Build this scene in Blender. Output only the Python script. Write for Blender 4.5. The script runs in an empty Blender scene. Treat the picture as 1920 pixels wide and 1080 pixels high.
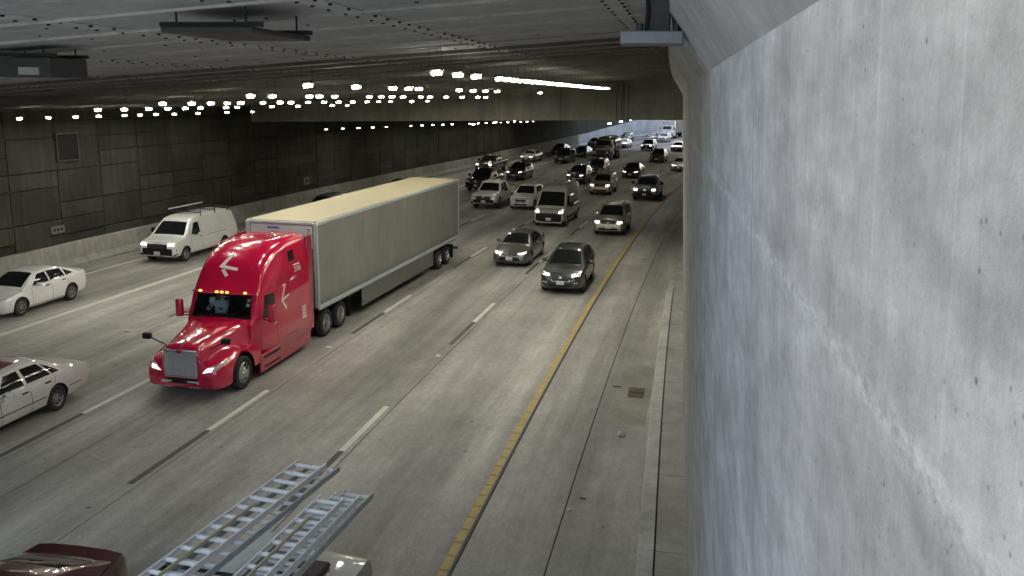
import bpy, bmesh, math, random
import numpy as np
from mathutils import Vector, Matrix
from mathutils.bvhtree import BVHTree
random.seed(7)
R = math.radians
scene = bpy.context.scene
COL = scene.collection
RC = 869.55          # radius of the road's curve through the point below the camera
CAM_H = 8.064

# ------------------------------------------------------------------ camera, sky, sun, exposure
def make_camera():
    pi, ya, ro = R(12.2736), R(-10.2088), R(0.8195)
    fw = Vector((math.sin(ya)*math.cos(pi), math.cos(ya)*math.cos(pi), -math.sin(pi)))
    r = Vector((math.cos(ya), -math.sin(ya), 0)); u = r.cross(fw)
    r2 = r*math.cos(ro) + u*math.sin(ro); u2 = -r*math.sin(ro) + u*math.cos(ro)
    cd = bpy.data.cameras.new('camera'); co = bpy.data.objects.new('camera', cd); COL.objects.link(co)
    m = Matrix((( r2.x, u2.x, -fw.x, 0), (r2.y, u2.y, -fw.y, 0), (r2.z, u2.z, -fw.z, CAM_H), (0, 0, 0, 1)))
    co.matrix_world = m
    cd.sensor_width = 36; cd.lens = 1661.234/1920*36; cd.clip_start = .05; cd.clip_end = 6000
    scene.camera = co
make_camera()
SUN_EL, SUN_AZ = 25.0, -36.0      # azimuth measured from +Y, negative = left of the road ahead
w = bpy.data.worlds.new('World'); scene.world = w; w.use_nodes = True
nt = w.node_tree; bg = nt.nodes['Background']
sk = nt.nodes.new('ShaderNodeTexSky'); sk.sky_type = 'NISHITA'; sk.sun_disc = False
sk.sun_elevation = R(SUN_EL); sk.sun_rotation = R(SUN_AZ); sk.air_density = 1.0; sk.dust_density = 4.0
hs = nt.nodes.new('ShaderNodeHueSaturation'); hs.inputs['Saturation'].default_value = .62      # hazy, whitish morning sky
nt.links.new(sk.outputs[0], hs.inputs['Color']); nt.links.new(hs.outputs[0], bg.inputs[0]); bg.inputs[1].default_value = 0.15
sl = bpy.data.lights.new('sun', 'SUN'); sl.energy = 4.0; sl.angle = R(.5); sl.color = (1, .93, .82)
so = bpy.data.objects.new('sun', sl); COL.objects.link(so)
d = Vector((math.sin(R(SUN_AZ))*math.cos(R(SUN_EL)), math.cos(R(SUN_AZ))*math.cos(R(SUN_EL)), math.sin(R(SUN_EL))))
so.rotation_euler = d.to_track_quat('Z', 'Y').to_euler()
so.location = (-20, 60, 60)
vs = scene.view_settings
vs.view_transform = 'Standard'; vs.look = 'None'; vs.gamma = 1; vs.use_curve_mapping = False
vs.exposure = 1.75
LAMP_POWER, LAMP_SIDE = 205.0, 10.0
scene.render.filter_size = 1.1
cy = scene.cycles
cy.max_bounces = 7; cy.diffuse_bounces = 4; cy.glossy_bounces = 3; cy.transmission_bounces = 4
cy.sample_clamp_indirect = 4; cy.caustics_reflective = False; cy.caustics_refractive = False
try:
    cy.use_denoising = True
except Exception:
    pass

# ------------------------------------------------------------------ helpers
def P(u, s, z=0.0):
    th = s/RC; rad = RC-u
    return Vector((RC-rad*math.cos(th), rad*math.sin(th), z))

def obj(name, bm, mats, parent=None, smooth=None):
    me = bpy.data.meshes.new(name)
    if isinstance(bm, bmesh.types.BMesh):
        if smooth is not None:
            bm.normal_update()
            for f in bm.faces: f.smooth = True
            lim = R(smooth)
            for e in bm.edges:
                if len(e.link_faces) == 2 and e.calc_face_angle(0) > lim: e.smooth = False
        bm.to_mesh(me); bm.free()
    for m in (mats if isinstance(mats, (list, tuple)) else [mats]): me.materials.append(m)
    o = bpy.data.objects.new(name, me); COL.objects.link(o)
    if parent is not None: o.parent = parent
    return o

def mesh_obj(name, me, parent=None):
    o = bpy.data.objects.new(name, me); COL.objects.link(o)
    if parent is not None: o.parent = parent
    return o

def tag(o, label=None, cat=None, group=None, kind=None):
    if label: o['label'] = label
    if cat: o['category'] = cat
    if group: o['group'] = group
    if kind: o['kind'] = kind
    return o

def empty(name, loc=(0, 0, 0), rz=0.0):
    o = bpy.data.objects.new(name, None); COL.objects.link(o)
    o.location = loc; o.rotation_euler = (0, 0, rz); o.empty_display_size = .3
    return o

def box(bm, c, s, rot=None, mi=0):
    """box centred at c, full size s"""
    v = []
    for x in (-.5, .5):
        for y in (-.5, .5):
            for z in (-.5, .5):
                p = Vector((x*s[0], y*s[1], z*s[2]))
                if rot is not None: p = rot @ p
                v.append(bm.verts.new(p+Vector(c)))
    for q in ((0, 1, 3, 2), (4, 6, 7, 5), (0, 4, 5, 1), (2, 3, 7, 6), (0, 2, 6, 4), (1, 5, 7, 3)):
        f = bm.faces.new([v[i] for i in q]); f.material_index = mi
    return v

def bbox(c, s, bevel=0.0, seg=1, rot=None):
    bm = bmesh.new(); box(bm, c, s, rot)
    if bevel: bmesh.ops.bevel(bm, geom=bm.edges[:], offset=bevel, segments=seg, affect='EDGES', profile=.6)
    return bm

def tube(bm, a, b, r, n=8, mi=0, r2=None):
    a, b = Vector(a), Vector(b); d = (b-a)
    q = d.to_track_quat('Z', 'Y'); r2 = r if r2 is None else r2
    A, B = [], []
    for i in range(n):
        t = 2*math.pi*i/n; o = Vector((math.cos(t), math.sin(t), 0))
        A.append(bm.verts.new(a+q @ (o*r))); B.append(bm.verts.new(b+q @ (o*r2)))
    for i in range(n):
        f = bm.faces.new((A[i], A[(i+1) % n], B[(i+1) % n], B[i])); f.material_index = mi
    f = bm.faces.new(A[::-1]); f.material_index = mi
    f = bm.faces.new(B); f.material_index = mi

def lathe_x(bm, prof, n=24, mi=0, c=(0, 0, 0), close=False):
    """prof: list of (radius, x); spins about the x axis"""
    rings = []
    for r, x in prof:
        if r < 1e-5:
            rings.append([bm.verts.new((c[0]+x, c[1], c[2]))])
        else:
            rings.append([bm.verts.new((c[0]+x, c[1]+r*math.cos(2*math.pi*i/n), c[2]+r*math.sin(2*math.pi*i/n))) for i in range(n)])
    pairs = list(zip(rings, rings[1:]))
    if close: pairs.append((rings[-1], rings[0]))
    for A, B in pairs:
        for i in range(n):
            j = (i+1) % n
            vv = [A[i % len(A)], A[j % len(A)], B[j % len(B)], B[i % len(B)]]
            u = []
            for q in vv:
                if q not in u: u.append(q)
            if len(u) >= 3:
                f = bm.faces.new(u); f.material_index = mi

def loft(bm, secs, ys, mi=0):
    """secs: half profiles [(x,z)...] from bottom centre to top centre, one per y"""
    rings = []
    for sec, y in zip(secs, ys):
        n = len(sec)
        ring = [bm.verts.new((x, y, z)) for x, z in sec]
        ring += [bm.verts.new((-sec[i][0], y, sec[i][1])) for i in range(n-2, 0, -1)]
        rings.append(ring)
    m = len(rings[0])
    for A, B in zip(rings, rings[1:]):
        for i in range(m):
            j = (i+1) % m
            f = bm.faces.new((A[i], A[j], B[j], B[i])); f.material_index = mi
    for ring, rev in ((rings[0], True), (rings[-1], False)):
        f = bm.faces.new(ring[::-1] if rev else ring); f.material_index = mi
        bmesh.ops.triangulate(bm, faces=[f])
    bmesh.ops.recalc_face_normals(bm, faces=bm.faces[:])

def strip(bm, pts2, s0, s1, ds=2.0, uvl=None, mi=0):
    """sweep an open (u,z) polyline along the road"""
    n = max(1, int(math.ceil((s1-s0)/ds)))
    rows = []
    for i in range(n+1):
        s = s0+(s1-s0)*i/n
        rows.append([(bm.verts.new(P(u(s) if callable(u) else u, s, z(s) if callable(z) else z)), s) for u, z in pts2])
    fs = []
    for A, B in zip(rows, rows[1:]):
        for i in range(len(pts2)-1):
            f = bm.faces.new((A[i][0], A[i+1][0], B[i+1][0], B[i][0])); f.material_index = mi; fs.append(f)
    return fs

def prism(bm, pts2, s0, s1, ds=2.0, mi=0):
    """sweep a closed (u,z) polygon along the road, with end caps"""
    n = max(1, int(math.ceil((s1-s0)/ds)))
    rows = []
    for i in range(n+1):
        s = s0+(s1-s0)*i/n
        rows.append([bm.verts.new(P(u(s) if callable(u) else u, s, z(s) if callable(z) else z)) for u, z in pts2])
    m = len(pts2); fs = []
    for A, B in zip(rows, rows[1:]):
        for i in range(m):
            j = (i+1) % m
            fs.append(bm.faces.new((A[i], A[j], B[j], B[i])))
    fs.append(bm.faces.new(rows[0][::-1])); fs.append(bm.faces.new(rows[-1]))
    for f in fs: f.material_index = mi
    bmesh.ops.recalc_face_normals(bm, faces=fs)
    return fs

def add_us_uv(o):
    """UV = (u, s) road coordinates in metres, so textures follow the curve"""
    me = o.data; uv = me.uv_layers.new(name='us')
    for l in me.loops:
        v = me.vertices[l.vertex_index].co
        uv.data[l.index].uv = (RC-math.hypot(RC-v.x, v.y), math.atan2(v.y, RC-v.x)*RC)

# ------------------------------------------------------------------ materials
def new_mat(name):
    m = bpy.data.materials.new(name); m.use_nodes = True
    return m, m.node_tree, m.node_tree.nodes['Principled BSDF']

def N(nt, t, **kw):
    n = nt.nodes.new(t)
    for k, v in kw.items(): setattr(n, k, v)
    return n

def simple(name, col, rough=.5, metal=0.0, spec=.5, coat=0.0, emit=None, es=0.0, noise=0.0, nscale=6.0):
    m, nt, b = new_mat(name)
    b.inputs['Base Color'].default_value = (*col, 1); b.inputs['Roughness'].default_value = rough
    b.inputs['Metallic'].default_value = metal; b.inputs['Specular IOR Level'].default_value = spec
    b.inputs['Coat Weight'].default_value = coat; b.inputs['Coat Roughness'].default_value = .04
    if emit:
        b.inputs['Emission Color'].default_value = (*emit, 1); b.inputs['Emission Strength'].default_value = es
    if noise:
        tc = N(nt, 'ShaderNodeTexCoord'); nz = N(nt, 'ShaderNodeTexNoise'); nz.inputs['Scale'].default_value = nscale; nz.inputs['Detail'].default_value = 5
        mp = N(nt, 'ShaderNodeMapRange'); mp.inputs[3].default_value = 1-noise; mp.inputs[4].default_value = 1+noise
        mx = N(nt, 'ShaderNodeMix', data_type='RGBA', blend_type='MULTIPLY'); mx.inputs[0].default_value = 1
        mx.inputs[6].default_value = (*col, 1)
        nt.links.new(tc.outputs['Object'], nz.inputs['Vector']); nt.links.new(nz.outputs[0], mp.inputs[0])
        nt.links.new(mp.outputs[0], mx.inputs[7]); nt.links.new(mx.outputs[2], b.inputs['Base Color'])
    return m

def mixmul(nt, a, fac_socket, lo, hi, fmin=.3, fmax=.7):
    """multiply colour socket a by a map-ranged factor"""
    mp = N(nt, 'ShaderNodeMapRange'); mp.inputs[1].default_value = fmin; mp.inputs[2].default_value = fmax
    mp.inputs[3].default_value = lo; mp.inputs[4].default_value = hi
    nt.links.new(fac_socket, mp.inputs[0])
    mx = N(nt, 'ShaderNodeMix', data_type='RGBA', blend_type='MULTIPLY'); mx.inputs[0].default_value = 1
    nt.links.new(a, mx.inputs[6]); nt.links.new(mp.outputs[0], mx.inputs[7])
    return mx.outputs[2]

def noise(nt, vec, scale, detail=4, rough=.55, sx=1, sy=1, sz=1, loc=(0, 0, 0)):
    mp = N(nt, 'ShaderNodeMapping'); mp.inputs['Scale'].default_value = (sx, sy, sz); mp.inputs['Location'].default_value = loc
    nz = N(nt, 'ShaderNodeTexNoise'); nz.inputs['Scale'].default_value = scale; nz.inputs['Detail'].default_value = detail
    nz.inputs['Roughness'].default_value = rough
    nt.links.new(vec, mp.inputs[0]); nt.links.new(mp.outputs[0], nz.inputs['Vector'])
    return nz.outputs[0]

def bump(nt, b, sock, strength=.2, dist=.01):
    bp = N(nt, 'ShaderNodeBump'); bp.inputs['Strength'].default_value = strength; bp.inputs['Distance'].default_value = dist
    nt.links.new(sock, bp.inputs['Height']); nt.links.new(bp.outputs[0], b.inputs['Normal'])

def rgb(nt, c):
    n = N(nt, 'ShaderNodeRGB'); n.outputs[0].default_value = (*c, 1); return n.outputs[0]

def road_material():
    m, nt, b = new_mat('road_concrete')
    uv = N(nt, 'ShaderNodeUVMap'); uv.uv_map = 'us'; v = uv.outputs[0]
    c = rgb(nt, (.345, .338, .305))
    c = mixmul(nt, c, noise(nt, v, .09, 4, .6, 1.6, .6), .62, 1.26)
    c = mixmul(nt, c, noise(nt, v, .8, 5, .65, 1.0, .035, loc=(11, 0, 0)), .80, 1.16)
    c = mixmul(nt, c, noise(nt, v, .5, 5, .6, 1.0, .12), .68, 1.30)          # long streaks
    c = mixmul(nt, c, noise(nt, v, 3.0, 4, .6, 1.0, .06), .84, 1.14)         # fine streaks along the lanes
    c = mixmul(nt, c, noise(nt, v, .7, 6, .7), .86, 1.12)
    c = mixmul(nt, c, noise(nt, v, 22, 3, .7), .86, 1.14)
    c = mixmul(nt, c, noise(nt, v, 7, 4, .75, 1, .5), .84, 1.14)
    # oil band down the middle of each lane, worn wheel tracks brighter
    sx = N(nt, 'ShaderNodeSeparateXYZ'); nt.links.new(v, sx.inputs[0])
    a = N(nt, 'ShaderNodeMath', operation='MULTIPLY_ADD'); a.inputs[1].default_value = 2*math.pi/3.632; a.inputs[2].default_value = 2*math.pi*3.68/3.632
    nt.links.new(sx.outputs[0], a.inputs[0])
    cs = N(nt, 'ShaderNodeMath', operation='COSINE'); nt.links.new(a.outputs[0], cs.inputs[0])
    c = mixmul(nt, c, cs.outputs[0], .84, 1.06, -1, 1)
    a2 = N(nt, 'ShaderNodeMath', operation='MULTIPLY'); a2.inputs[1].default_value = 2.0; nt.links.new(a.outputs[0], a2.inputs[0])
    cs2 = N(nt, 'ShaderNodeMath', operation='COSINE'); nt.links.new(a2.outputs[0], cs2.inputs[0])
    c = mixmul(nt, c, cs2.outputs[0], 1.05, .95, -1, 1)
    # sparse dark spots (gum, drips)
    vo = N(nt, 'ShaderNodeTexVoronoi'); vo.inputs['Scale'].default_value = 1.1; nt.links.new(v, vo.inputs['Vector'])
    c = mixmul(nt, c, vo.outputs['Distance'], .5, 1.0, .03, .09)
    nt.links.new(c, b.inputs['Base Color']); b.inputs['Roughness'].default_value = .72
    bump(nt, b, noise(nt, v, 40, 3, .7), .25, .004)
    return m

def concrete(name, col, scale=1.0, streak=0.0, pits=0.0, rough=.8, dark=.75):
    m, nt, b = new_mat(name)
    g = N(nt, 'ShaderNodeNewGeometry'); v = g.outputs['Position']
    c = rgb(nt, col)
    c = mixmul(nt, c, noise(nt, v, .35*scale, 5, .6), dark, 1.2)
    c = mixmul(nt, c, noise(nt, v, 2.2*scale, 5, .65), .86, 1.14)
    c = mixmul(nt, c, noise(nt, v, 14*scale, 4, .7), .9, 1.1)
    if streak:
        c = mixmul(nt, c, noise(nt, v, 3.2*scale, 4, .6, 1, 1, .07), 1-streak, 1+streak*.6)
    if pits:
        vo = N(nt, 'ShaderNodeTexVoronoi'); vo.inputs['Scale'].default_value = 9*scale; nt.links.new(v, vo.inputs['Vector'])
        c = mixmul(nt, c, vo.outputs['Distance'], 1-pits, 1.0, .04, .1)
    nt.links.new(c, b.inputs['Base Color']); b.inputs['Roughness'].default_value = rough
    bump(nt, b, noise(nt, v, 25*scale, 4, .7), .3, .004)
    return m

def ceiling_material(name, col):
    """concrete that has shade put into its colour, with a ragged edge, further into the tunnel"""
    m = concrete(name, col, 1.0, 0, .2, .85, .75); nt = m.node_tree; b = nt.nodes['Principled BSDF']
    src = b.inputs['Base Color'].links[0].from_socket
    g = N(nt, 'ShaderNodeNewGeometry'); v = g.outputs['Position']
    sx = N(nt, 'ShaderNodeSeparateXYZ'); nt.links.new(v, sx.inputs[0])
    shade_pos = N(nt, 'ShaderNodeMath', operation='MULTIPLY_ADD'); shade_pos.inputs[1].default_value = 12
    nt.links.new(noise(nt, v, .35, 5, .7), shade_pos.inputs[0]); nt.links.new(sx.outputs[1], shade_pos.inputs[2])
    c = mixmul(nt, src, shade_pos.outputs[0], 1.0, .065, 15, 31)  # painted shade: colour darkens away from the portal
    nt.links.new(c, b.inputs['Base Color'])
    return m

def near_wall_material():
    """board-formed concrete a few decimetres from the camera; UV = (s, z) metres"""
    m, nt, b = new_mat('near_wall_concrete')
    uv = N(nt, 'ShaderNodeUVMap'); uv.uv_map = 'sz'; v = uv.outputs[0]
    c = rgb(nt, (.455, .462, .455))
    c = mixmul(nt, c, noise(nt, v, 2.2, 4, .55, .4, 1), .76, 1.2)
    c = mixmul(nt, c, noise(nt, v, 6.5, 6, .62, .5, 1, loc=(3, 7, 0)), .78, 1.18)
    c = mixmul(nt, c, noise(nt, v, 1.6, 5, .7, 1, .03, loc=(9, 3, 0)), .84, 1.14)
    c = mixmul(nt, c, noise(nt, v, 16, 5, .7), .9, 1.1)
    c = mixmul(nt, c, noise(nt, v, 70, 3, .7), .93, 1.07)
    c = mixmul(nt, c, noise(nt, v, 22, 4, .6, 1, .08), .93, 1.06)            # vertical drip streaks
    c = mixmul(nt, c, noise(nt, v, 2.0, 4, .6, 1, .06, loc=(1.7, 0, 0)), .88, 1.09)
    # horizontal scuffed pour line at z = 7.5 m
    sx = N(nt, 'ShaderNodeSeparateXYZ'); nt.links.new(v, sx.inputs[0])
    wob = N(nt, 'ShaderNodeMath', operation='MULTIPLY_ADD'); wob.inputs[1].default_value = .05; wob.inputs[2].default_value = -7.53
    nt.links.new(noise(nt, v, 6, 4, .7), wob.inputs[0])
    dz = N(nt, 'ShaderNodeMath', operation='ADD'); nt.links.new(sx.outputs[1], dz.inputs[0]); nt.links.new(wob.outputs[0], dz.inputs[1])
    ab = N(nt, 'ShaderNodeMath', operation='ABSOLUTE'); nt.links.new(dz.outputs[0], ab.inputs[0])
    band = N(nt, 'ShaderNodeMapRange'); band.inputs[1].default_value = 0; band.inputs[2].default_value = .06; band.inputs[3].default_value = 1; band.inputs[4].default_value = 0
    nt.links.new(ab.outputs[0], band.inputs[0])
    gate = N(nt, 'ShaderNodeMapRange'); gate.inputs[1].default_value = .42; gate.inputs[2].default_value = .60
    nt.links.new(noise(nt, v, 28, 5, .75, .5, 1), gate.inputs[0])
    mu = N(nt, 'ShaderNodeMath', operation='MULTIPLY'); nt.links.new(band.outputs[0], mu.inputs[0]); nt.links.new(gate.outputs[0], mu.inputs[1])
    mx = N(nt, 'ShaderNodeMix', data_type='RGBA'); nt.links.new(mu.outputs[0], mx.inputs[0]); nt.links.new(c, mx.inputs[6]); mx.inputs[7].default_value = (.62, .63, .62, 1)
    c = mx.outputs[2]
    # small bug holes and lime spots
    vo = N(nt, 'ShaderNodeTexVoronoi'); vo.inputs['Scale'].default_value = 8; nt.links.new(v, vo.inputs['Vector'])
    c = mixmul(nt, c, vo.outputs['Distance'], .4, 1.0, .03, .055)
    vo3 = N(nt, 'ShaderNodeTexVoronoi'); vo3.inputs['Scale'].default_value = 23; nt.links.new(v, vo3.inputs['Vector'])
    c = mixmul(nt, c, vo3.outputs['Distance'], .6, 1.0, .07, .12)
    # lime runs: thin pale vertical trails
    tr_ = noise(nt, v, 9, 5, .8, 1.0, .035, loc=(4, 1, 0))
    c = mixmul(nt, c, tr_, 1.0, 1.28, .60, .74)
    # shade put into the wall colour further into the tunnel, with a ragged edge
    shade_pos = N(nt, 'ShaderNodeMath', operation='MULTIPLY_ADD'); shade_pos.inputs[1].default_value = 9; nt.links.new(noise(nt, v, 1.2, 5, .7, .3, .3), shade_pos.inputs[0]); nt.links.new(sx.outputs[0], shade_pos.inputs[2])
    c = mixmul(nt, c, shade_pos.outputs[0], 1.0, .72, 12, 26)
    vo2 = N(nt, 'ShaderNodeTexVoronoi'); vo2.inputs['Scale'].default_value = 5.3
    mp = N(nt, 'ShaderNodeMapping'); mp.inputs['Scale'].default_value = (1.6, .8, 1); mp.inputs['Location'].default_value = (5, 2, 0)
    nt.links.new(v, mp.inputs[0]); nt.links.new(mp.outputs[0], vo2.inputs['Vector'])
    c = mixmul(nt, c, vo2.outputs['Distance'], 1.5, 1.0, .015, .035)
    nt.links.new(c, b.inputs['Base Color']); b.inputs['Roughness'].default_value = .75
    bump(nt, b, noise(nt, v, 45, 5, .8), .6, .004)
    return m

def paint(name, col, rough=.28, flake=0.0):
    m, nt, b = new_mat(name)
    g = N(nt, 'ShaderNodeTexCoord')
    c = mixmul(nt, rgb(nt, col), noise(nt, g.outputs['Object'], 1.3, 4, .6), .9, 1.06)
    nt.links.new(c, b.inputs['Base Color'])
    b.inputs['Roughness'].default_value = rough; b.inputs['Coat Weight'].default_value = 1.0; b.inputs['Coat Roughness'].default_value = .03; b.inputs['Coat IOR'].default_value = 1.7
    b.inputs['Metallic'].default_value = flake
    return m

M = {}
M['road'] = road_material()
M['joint'] = simple('joint_seal', (.05, .048, .042), .9)
M['white_mark'] = simple('white_marking', (.62, .60, .54), .7, noise=.25, nscale=3)
M['black_mark'] = simple('black_contrast_marking', (.085, .083, .075), .8, noise=.3, nscale=3)
M['yellow_mark'] = simple('yellow_marking', (.42, .315, .085), .65, noise=.22, nscale=2.5)
M['curb'] = concrete('curb_concrete', (.40, .40, .37), 1.5, .12)
M['walk'] = concrete('sidewalk_concrete', (.30, .295, .265), 1.5, 0, .3)
M['walk_dark'] = simple('groove_dirt', (.06, .057, .05), .95)
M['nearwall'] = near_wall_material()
M['haunch'] = concrete('corbel_concrete', (.46, .47, .465), 1.2, .06, .15)
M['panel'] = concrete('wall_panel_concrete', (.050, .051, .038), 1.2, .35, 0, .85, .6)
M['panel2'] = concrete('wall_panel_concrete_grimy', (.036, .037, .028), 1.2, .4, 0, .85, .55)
M['wallback'] = simple('wall_joint_dark', (.03, .03, .026), .95)  # dark core showing in the panel joints
M['barrier'] = concrete('barrier_concrete', (.31, .305, .27), 1.0, .2)
M['barrier_daylit'] = concrete('barrier_concrete_daylit', (.56, .58, .60), .6, .1)  # daylight put into the colour of the far barrier segments
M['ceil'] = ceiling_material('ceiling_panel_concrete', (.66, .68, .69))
M['ceil_dark'] = concrete('ceiling_dark_concrete', (.05, .049, .042), .8, 0, 0, .9, .6)  # one dark base tone for roof slab and lower ceiling
M['rib_dark'] = concrete('ceiling_rib_shaded', (.17, .168, .145), .8, 0, 0, .9, .6)  # darker copy of the rib concrete, tunnel shade put into the colour
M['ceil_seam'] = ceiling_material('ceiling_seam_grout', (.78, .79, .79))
M['hole'] = simple('insert_hole', (.012, .012, .012), .9)
M['headwall'] = concrete('headwall_concrete', (.24, .232, .19), .5, .2, 0, .85, .75)
M['earth'] = simple('earth', (.12, .10, .06), .95, noise=.3, nscale=.3)
M['steel'] = simple('galvanised_steel', (.22, .24, .25), .55, .6, noise=.2, nscale=12)
M['steel_dark'] = simple('dark_steel', (.045, .05, .052), .6, .4, noise=.2, nscale=10)
M['cabinet'] = simple('grey_cabinet', (.085, .09, .092), .65, .2, noise=.25, nscale=5)
M['lamp_body'] = simple('lamp_housing', (.12, .12, .12), .6)
M['glow'] = simple('lamp_diffuser', (.9, .9, .85), .4, emit=(1.0, .97, .84), es=LAMP_POWER)
M['glow_dim'] = simple('old_lamp_diffuser', (.9, .9, .85), .4, emit=(1.0, .90, .66), es=LAMP_POWER*.35)
M['glow_side'] = simple('lamp_diffuser_rim', (.9, .9, .85), .4, emit=(1.0, .95, .80), es=LAMP_SIDE)
M['glow_side_dim'] = simple('old_lamp_diffuser_rim', (.9, .9, .85), .4, emit=(1.0, .88, .62), es=LAMP_SIDE*.22)
M['tyre'] = simple('tyre_rubber', (.022, .021, .02), .8, noise=.2)
M['rim'] = simple('alloy_rim', (.34, .34, .34), .38, .75)
M['rim_dark'] = simple('rim_recess', (.03, .03, .03), .7)
M['truck_rim'] = simple('polished_wheel', (.62, .62, .62), .25, .9)
M['black'] = simple('black_plastic', (.012, .012, .012), .6, 0, .25)
M['arch'] = simple('wheel_well', (.010, .010, .010), .95)
M['glass'] = simple('dark_window_glass', (.012, .014, .014), .06, 0, .6)
M['chrome'] = simple('chrome', (.72, .72, .72), .18, .95)
M['grille'] = simple('grille_mesh', (.03, .03, .03), .5, .3)
M['lens'] = simple('headlamp_lens', (.60, .60, .58), .12, .2, .6)
M['lens_lit'] = simple('lit_headlamp_lens', (.7, .7, .7), .2, emit=(1, .97, .88), es=1.1)
M['tail'] = simple('tail_lamp_lens', (.20, .012, .012), .2)
M['amber'] = simple('amber_marker_lens', (.7, .32, .03), .3, emit=(1, .55, .1), es=1.2)
M['plate'] = simple('licence_plate', (.62, .62, .62), .5, noise=.15, nscale=40)
M['seam'] = simple('panel_gap', (.02, .02, .02), .8)
M['decal'] = simple('white_decal', (.75, .73, .70), .5)
M['paper'] = simple('paper_sheet', (.55, .66, .66), .7)
M['alu'] = simple('aluminium', (.88, .89, .88), .5, .05, noise=.12, nscale=8)
M['alu_dull'] = simple('weathered_aluminium', (.50, .55, .55), .55, .1, noise=.2, nscale=8)

def glass_clear():
    m, nt, b = new_mat('clear_windscreen')
    out = nt.nodes['Material Output']
    tr = N(nt, 'ShaderNodeBsdfTransparent'); tr.inputs[0].default_value = (.82, .87, .87, 1)
    gl = N(nt, 'ShaderNodeBsdfGlossy'); gl.inputs['Roughness'].default_value = .05
    fr = N(nt, 'ShaderNodeFresnel'); fr.inputs[0].default_value = 1.5
    mx = N(nt, 'ShaderNodeMixShader')
    nt.links.new(fr.outputs[0], mx.inputs[0]); nt.links.new(tr.outputs[0], mx.inputs[1]); nt.links.new(gl.outputs[0], mx.inputs[2])
    nt.links.new(mx.outputs[0], out.inputs[0])
    return m
M['clear'] = glass_clear()

# ------------------------------------------------------------------ setting: ground, road, markings
def ceil_z(u): return CAM_H+1.25+.075*u          # underside of the near ceiling in the road's frame
TUN0, HW, TUN1 = 7.8, 52.0, 145.0                # portal, headwall, far end of the roof
UL = -28.4                                       # left wall face
YEL, L1, L2, L3, L3B, L4, L5, CURB = -3.68, -7.31, -10.95, -14.58, -18.3, -22.18, -26.25, -.44

bm = bmesh.new()
v = [bm.verts.new((x*3000, y*3000, -.6)) for x, y in ((-1, -1), (1, -1), (1, 1), (-1, 1))]
bm.faces.new(v)
tag(obj('ground', bm, M['earth']), kind='structure')

bm = bmesh.new(); strip(bm, [(UL-.4, -.03), (1.6, -.03)], -90, 460, 4)
road = tag(obj('road', bm, M['joint']), kind='structure'); add_us_uv(road)
joints = [UL-.3, L5-.25, L4-.22, L3B+.16, L3+.14, (L2+L3)/2-.35, L2+.14, L1+.13, YEL+.16, -1.95, .9]
for a, b_ in zip(joints, joints[1:]):
    bm = bmesh.new(); strip(bm, [(a+.012, -.025), (a+.012, 0), (b_-.012, 0), (b_-.012, -.025)], -90, 460, 4)
    o = obj('lane_slab', bm, M['road'], road); add_us_uv(o)

def mark(name, u, s0, s1, wdt, mat, z=.004, parent=road):
    bm = bmesh.new(); strip(bm, [(u-wdt/2, z), (u+wdt/2, z)], s0, s1, 3)
    o = obj(name, bm, mat, parent); add_us_uv(o); return o
mark('solid_line', L4, -60, 400, .30, M['white_mark'])
mark('edge_line', L5, -60, 400, .13, M['white_mark'])
mark('yellow_edge_line', YEL, -60, 400, .145, M['yellow_mark'])
mark('black_edge_line', YEL+.125, -60, 400, .05, M['black_mark'])
bm = bmesh.new()
for i in range(120):
    s = 10+.5*i
    p0, p1 = P(YEL-.085, s, .004), P(YEL+.085, s, .004)
    t = (P(YEL, s+.05)-P(YEL, s)).normalized()
    a = [bm.verts.new(p+t*dd+Vector((0, 0, zz))) for p in (p0, p1) for dd, zz in ((-.045, 0.001), (0, .022), (.045, 0.001))]
    bm.faces.new((a[0], a[1], a[4], a[3])); bm.faces.new((a[1], a[2], a[5], a[4]))
tag(obj('raised_profile', bm, M['yellow_mark'], road), kind='stuff')
for u, ph in ((L1-.08, 18.0), (L2-.06, 18.45), (L3-.1, 18.75), (L3B, 18.9)):
    for k in range(-2, 25):
        s = ph+k*12.19
        mark('lane_dash', u, s, s+3.05, .15, M['white_mark'])
        if s < 120: mark('contrast_dash', u, s-3.1, s-.02, .15, M['black_mark'], .0035)

# gutter patch, drain grate, road debris
mark('gutter_patch', -1.12, 21.2, 26.4, .95, concrete('patch_concrete', (.235, .228, .195), 2.0), .003)
gr = tag(empty('drain_grate', P(-1.04, 23.75, .005), -23.75/RC), 'rusty square drain grate in the gutter beside the curb', 'drain grate')
bm = bbox((0, 0, .004), (.46, .86, .008)); obj('grate_frame', bm, simple('rust_frame', (.16, .135, .11), .85), gr)
rust = simple('rusty_iron', (.085, .065, .05), .85)
for i in range(9):
    obj('bar', bbox((-.18+.045*i, 0, .014), (.022, .78, .012)), rust, gr)
obj('cross_bar', bbox((0, 0, .022), (.42, .05, .008)), rust, gr)
def debris(name, u, s, size, mat, label, cat, seed):
    rn = random.Random(seed); bm = bmesh.new()
    bmesh.ops.create_icosphere(bm, subdivisions=2, radius=1)
    for vtx in bm.verts:
        k = 1+.35*(rn.random()-.5)
        vtx.co = Vector((vtx.co.x*size[0]*k, vtx.co.y*size[1]*k, max(-.2, vtx.co.z)*size[2]*k+size[2]*.2))
    o = obj(name, bm, mat); o.location = P(u, s, .004); tag(o, label, cat); return o
chip = simple('pale_chip', (.5, .49, .45), .8); darkchip = simple('dark_chip', (.05, .05, .045), .9)
debris('debris', -18.43, 25.85, (.16, .09, .05), chip, 'pale scrap lying on the road left of the red truck hood', 'debris', 1)
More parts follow.
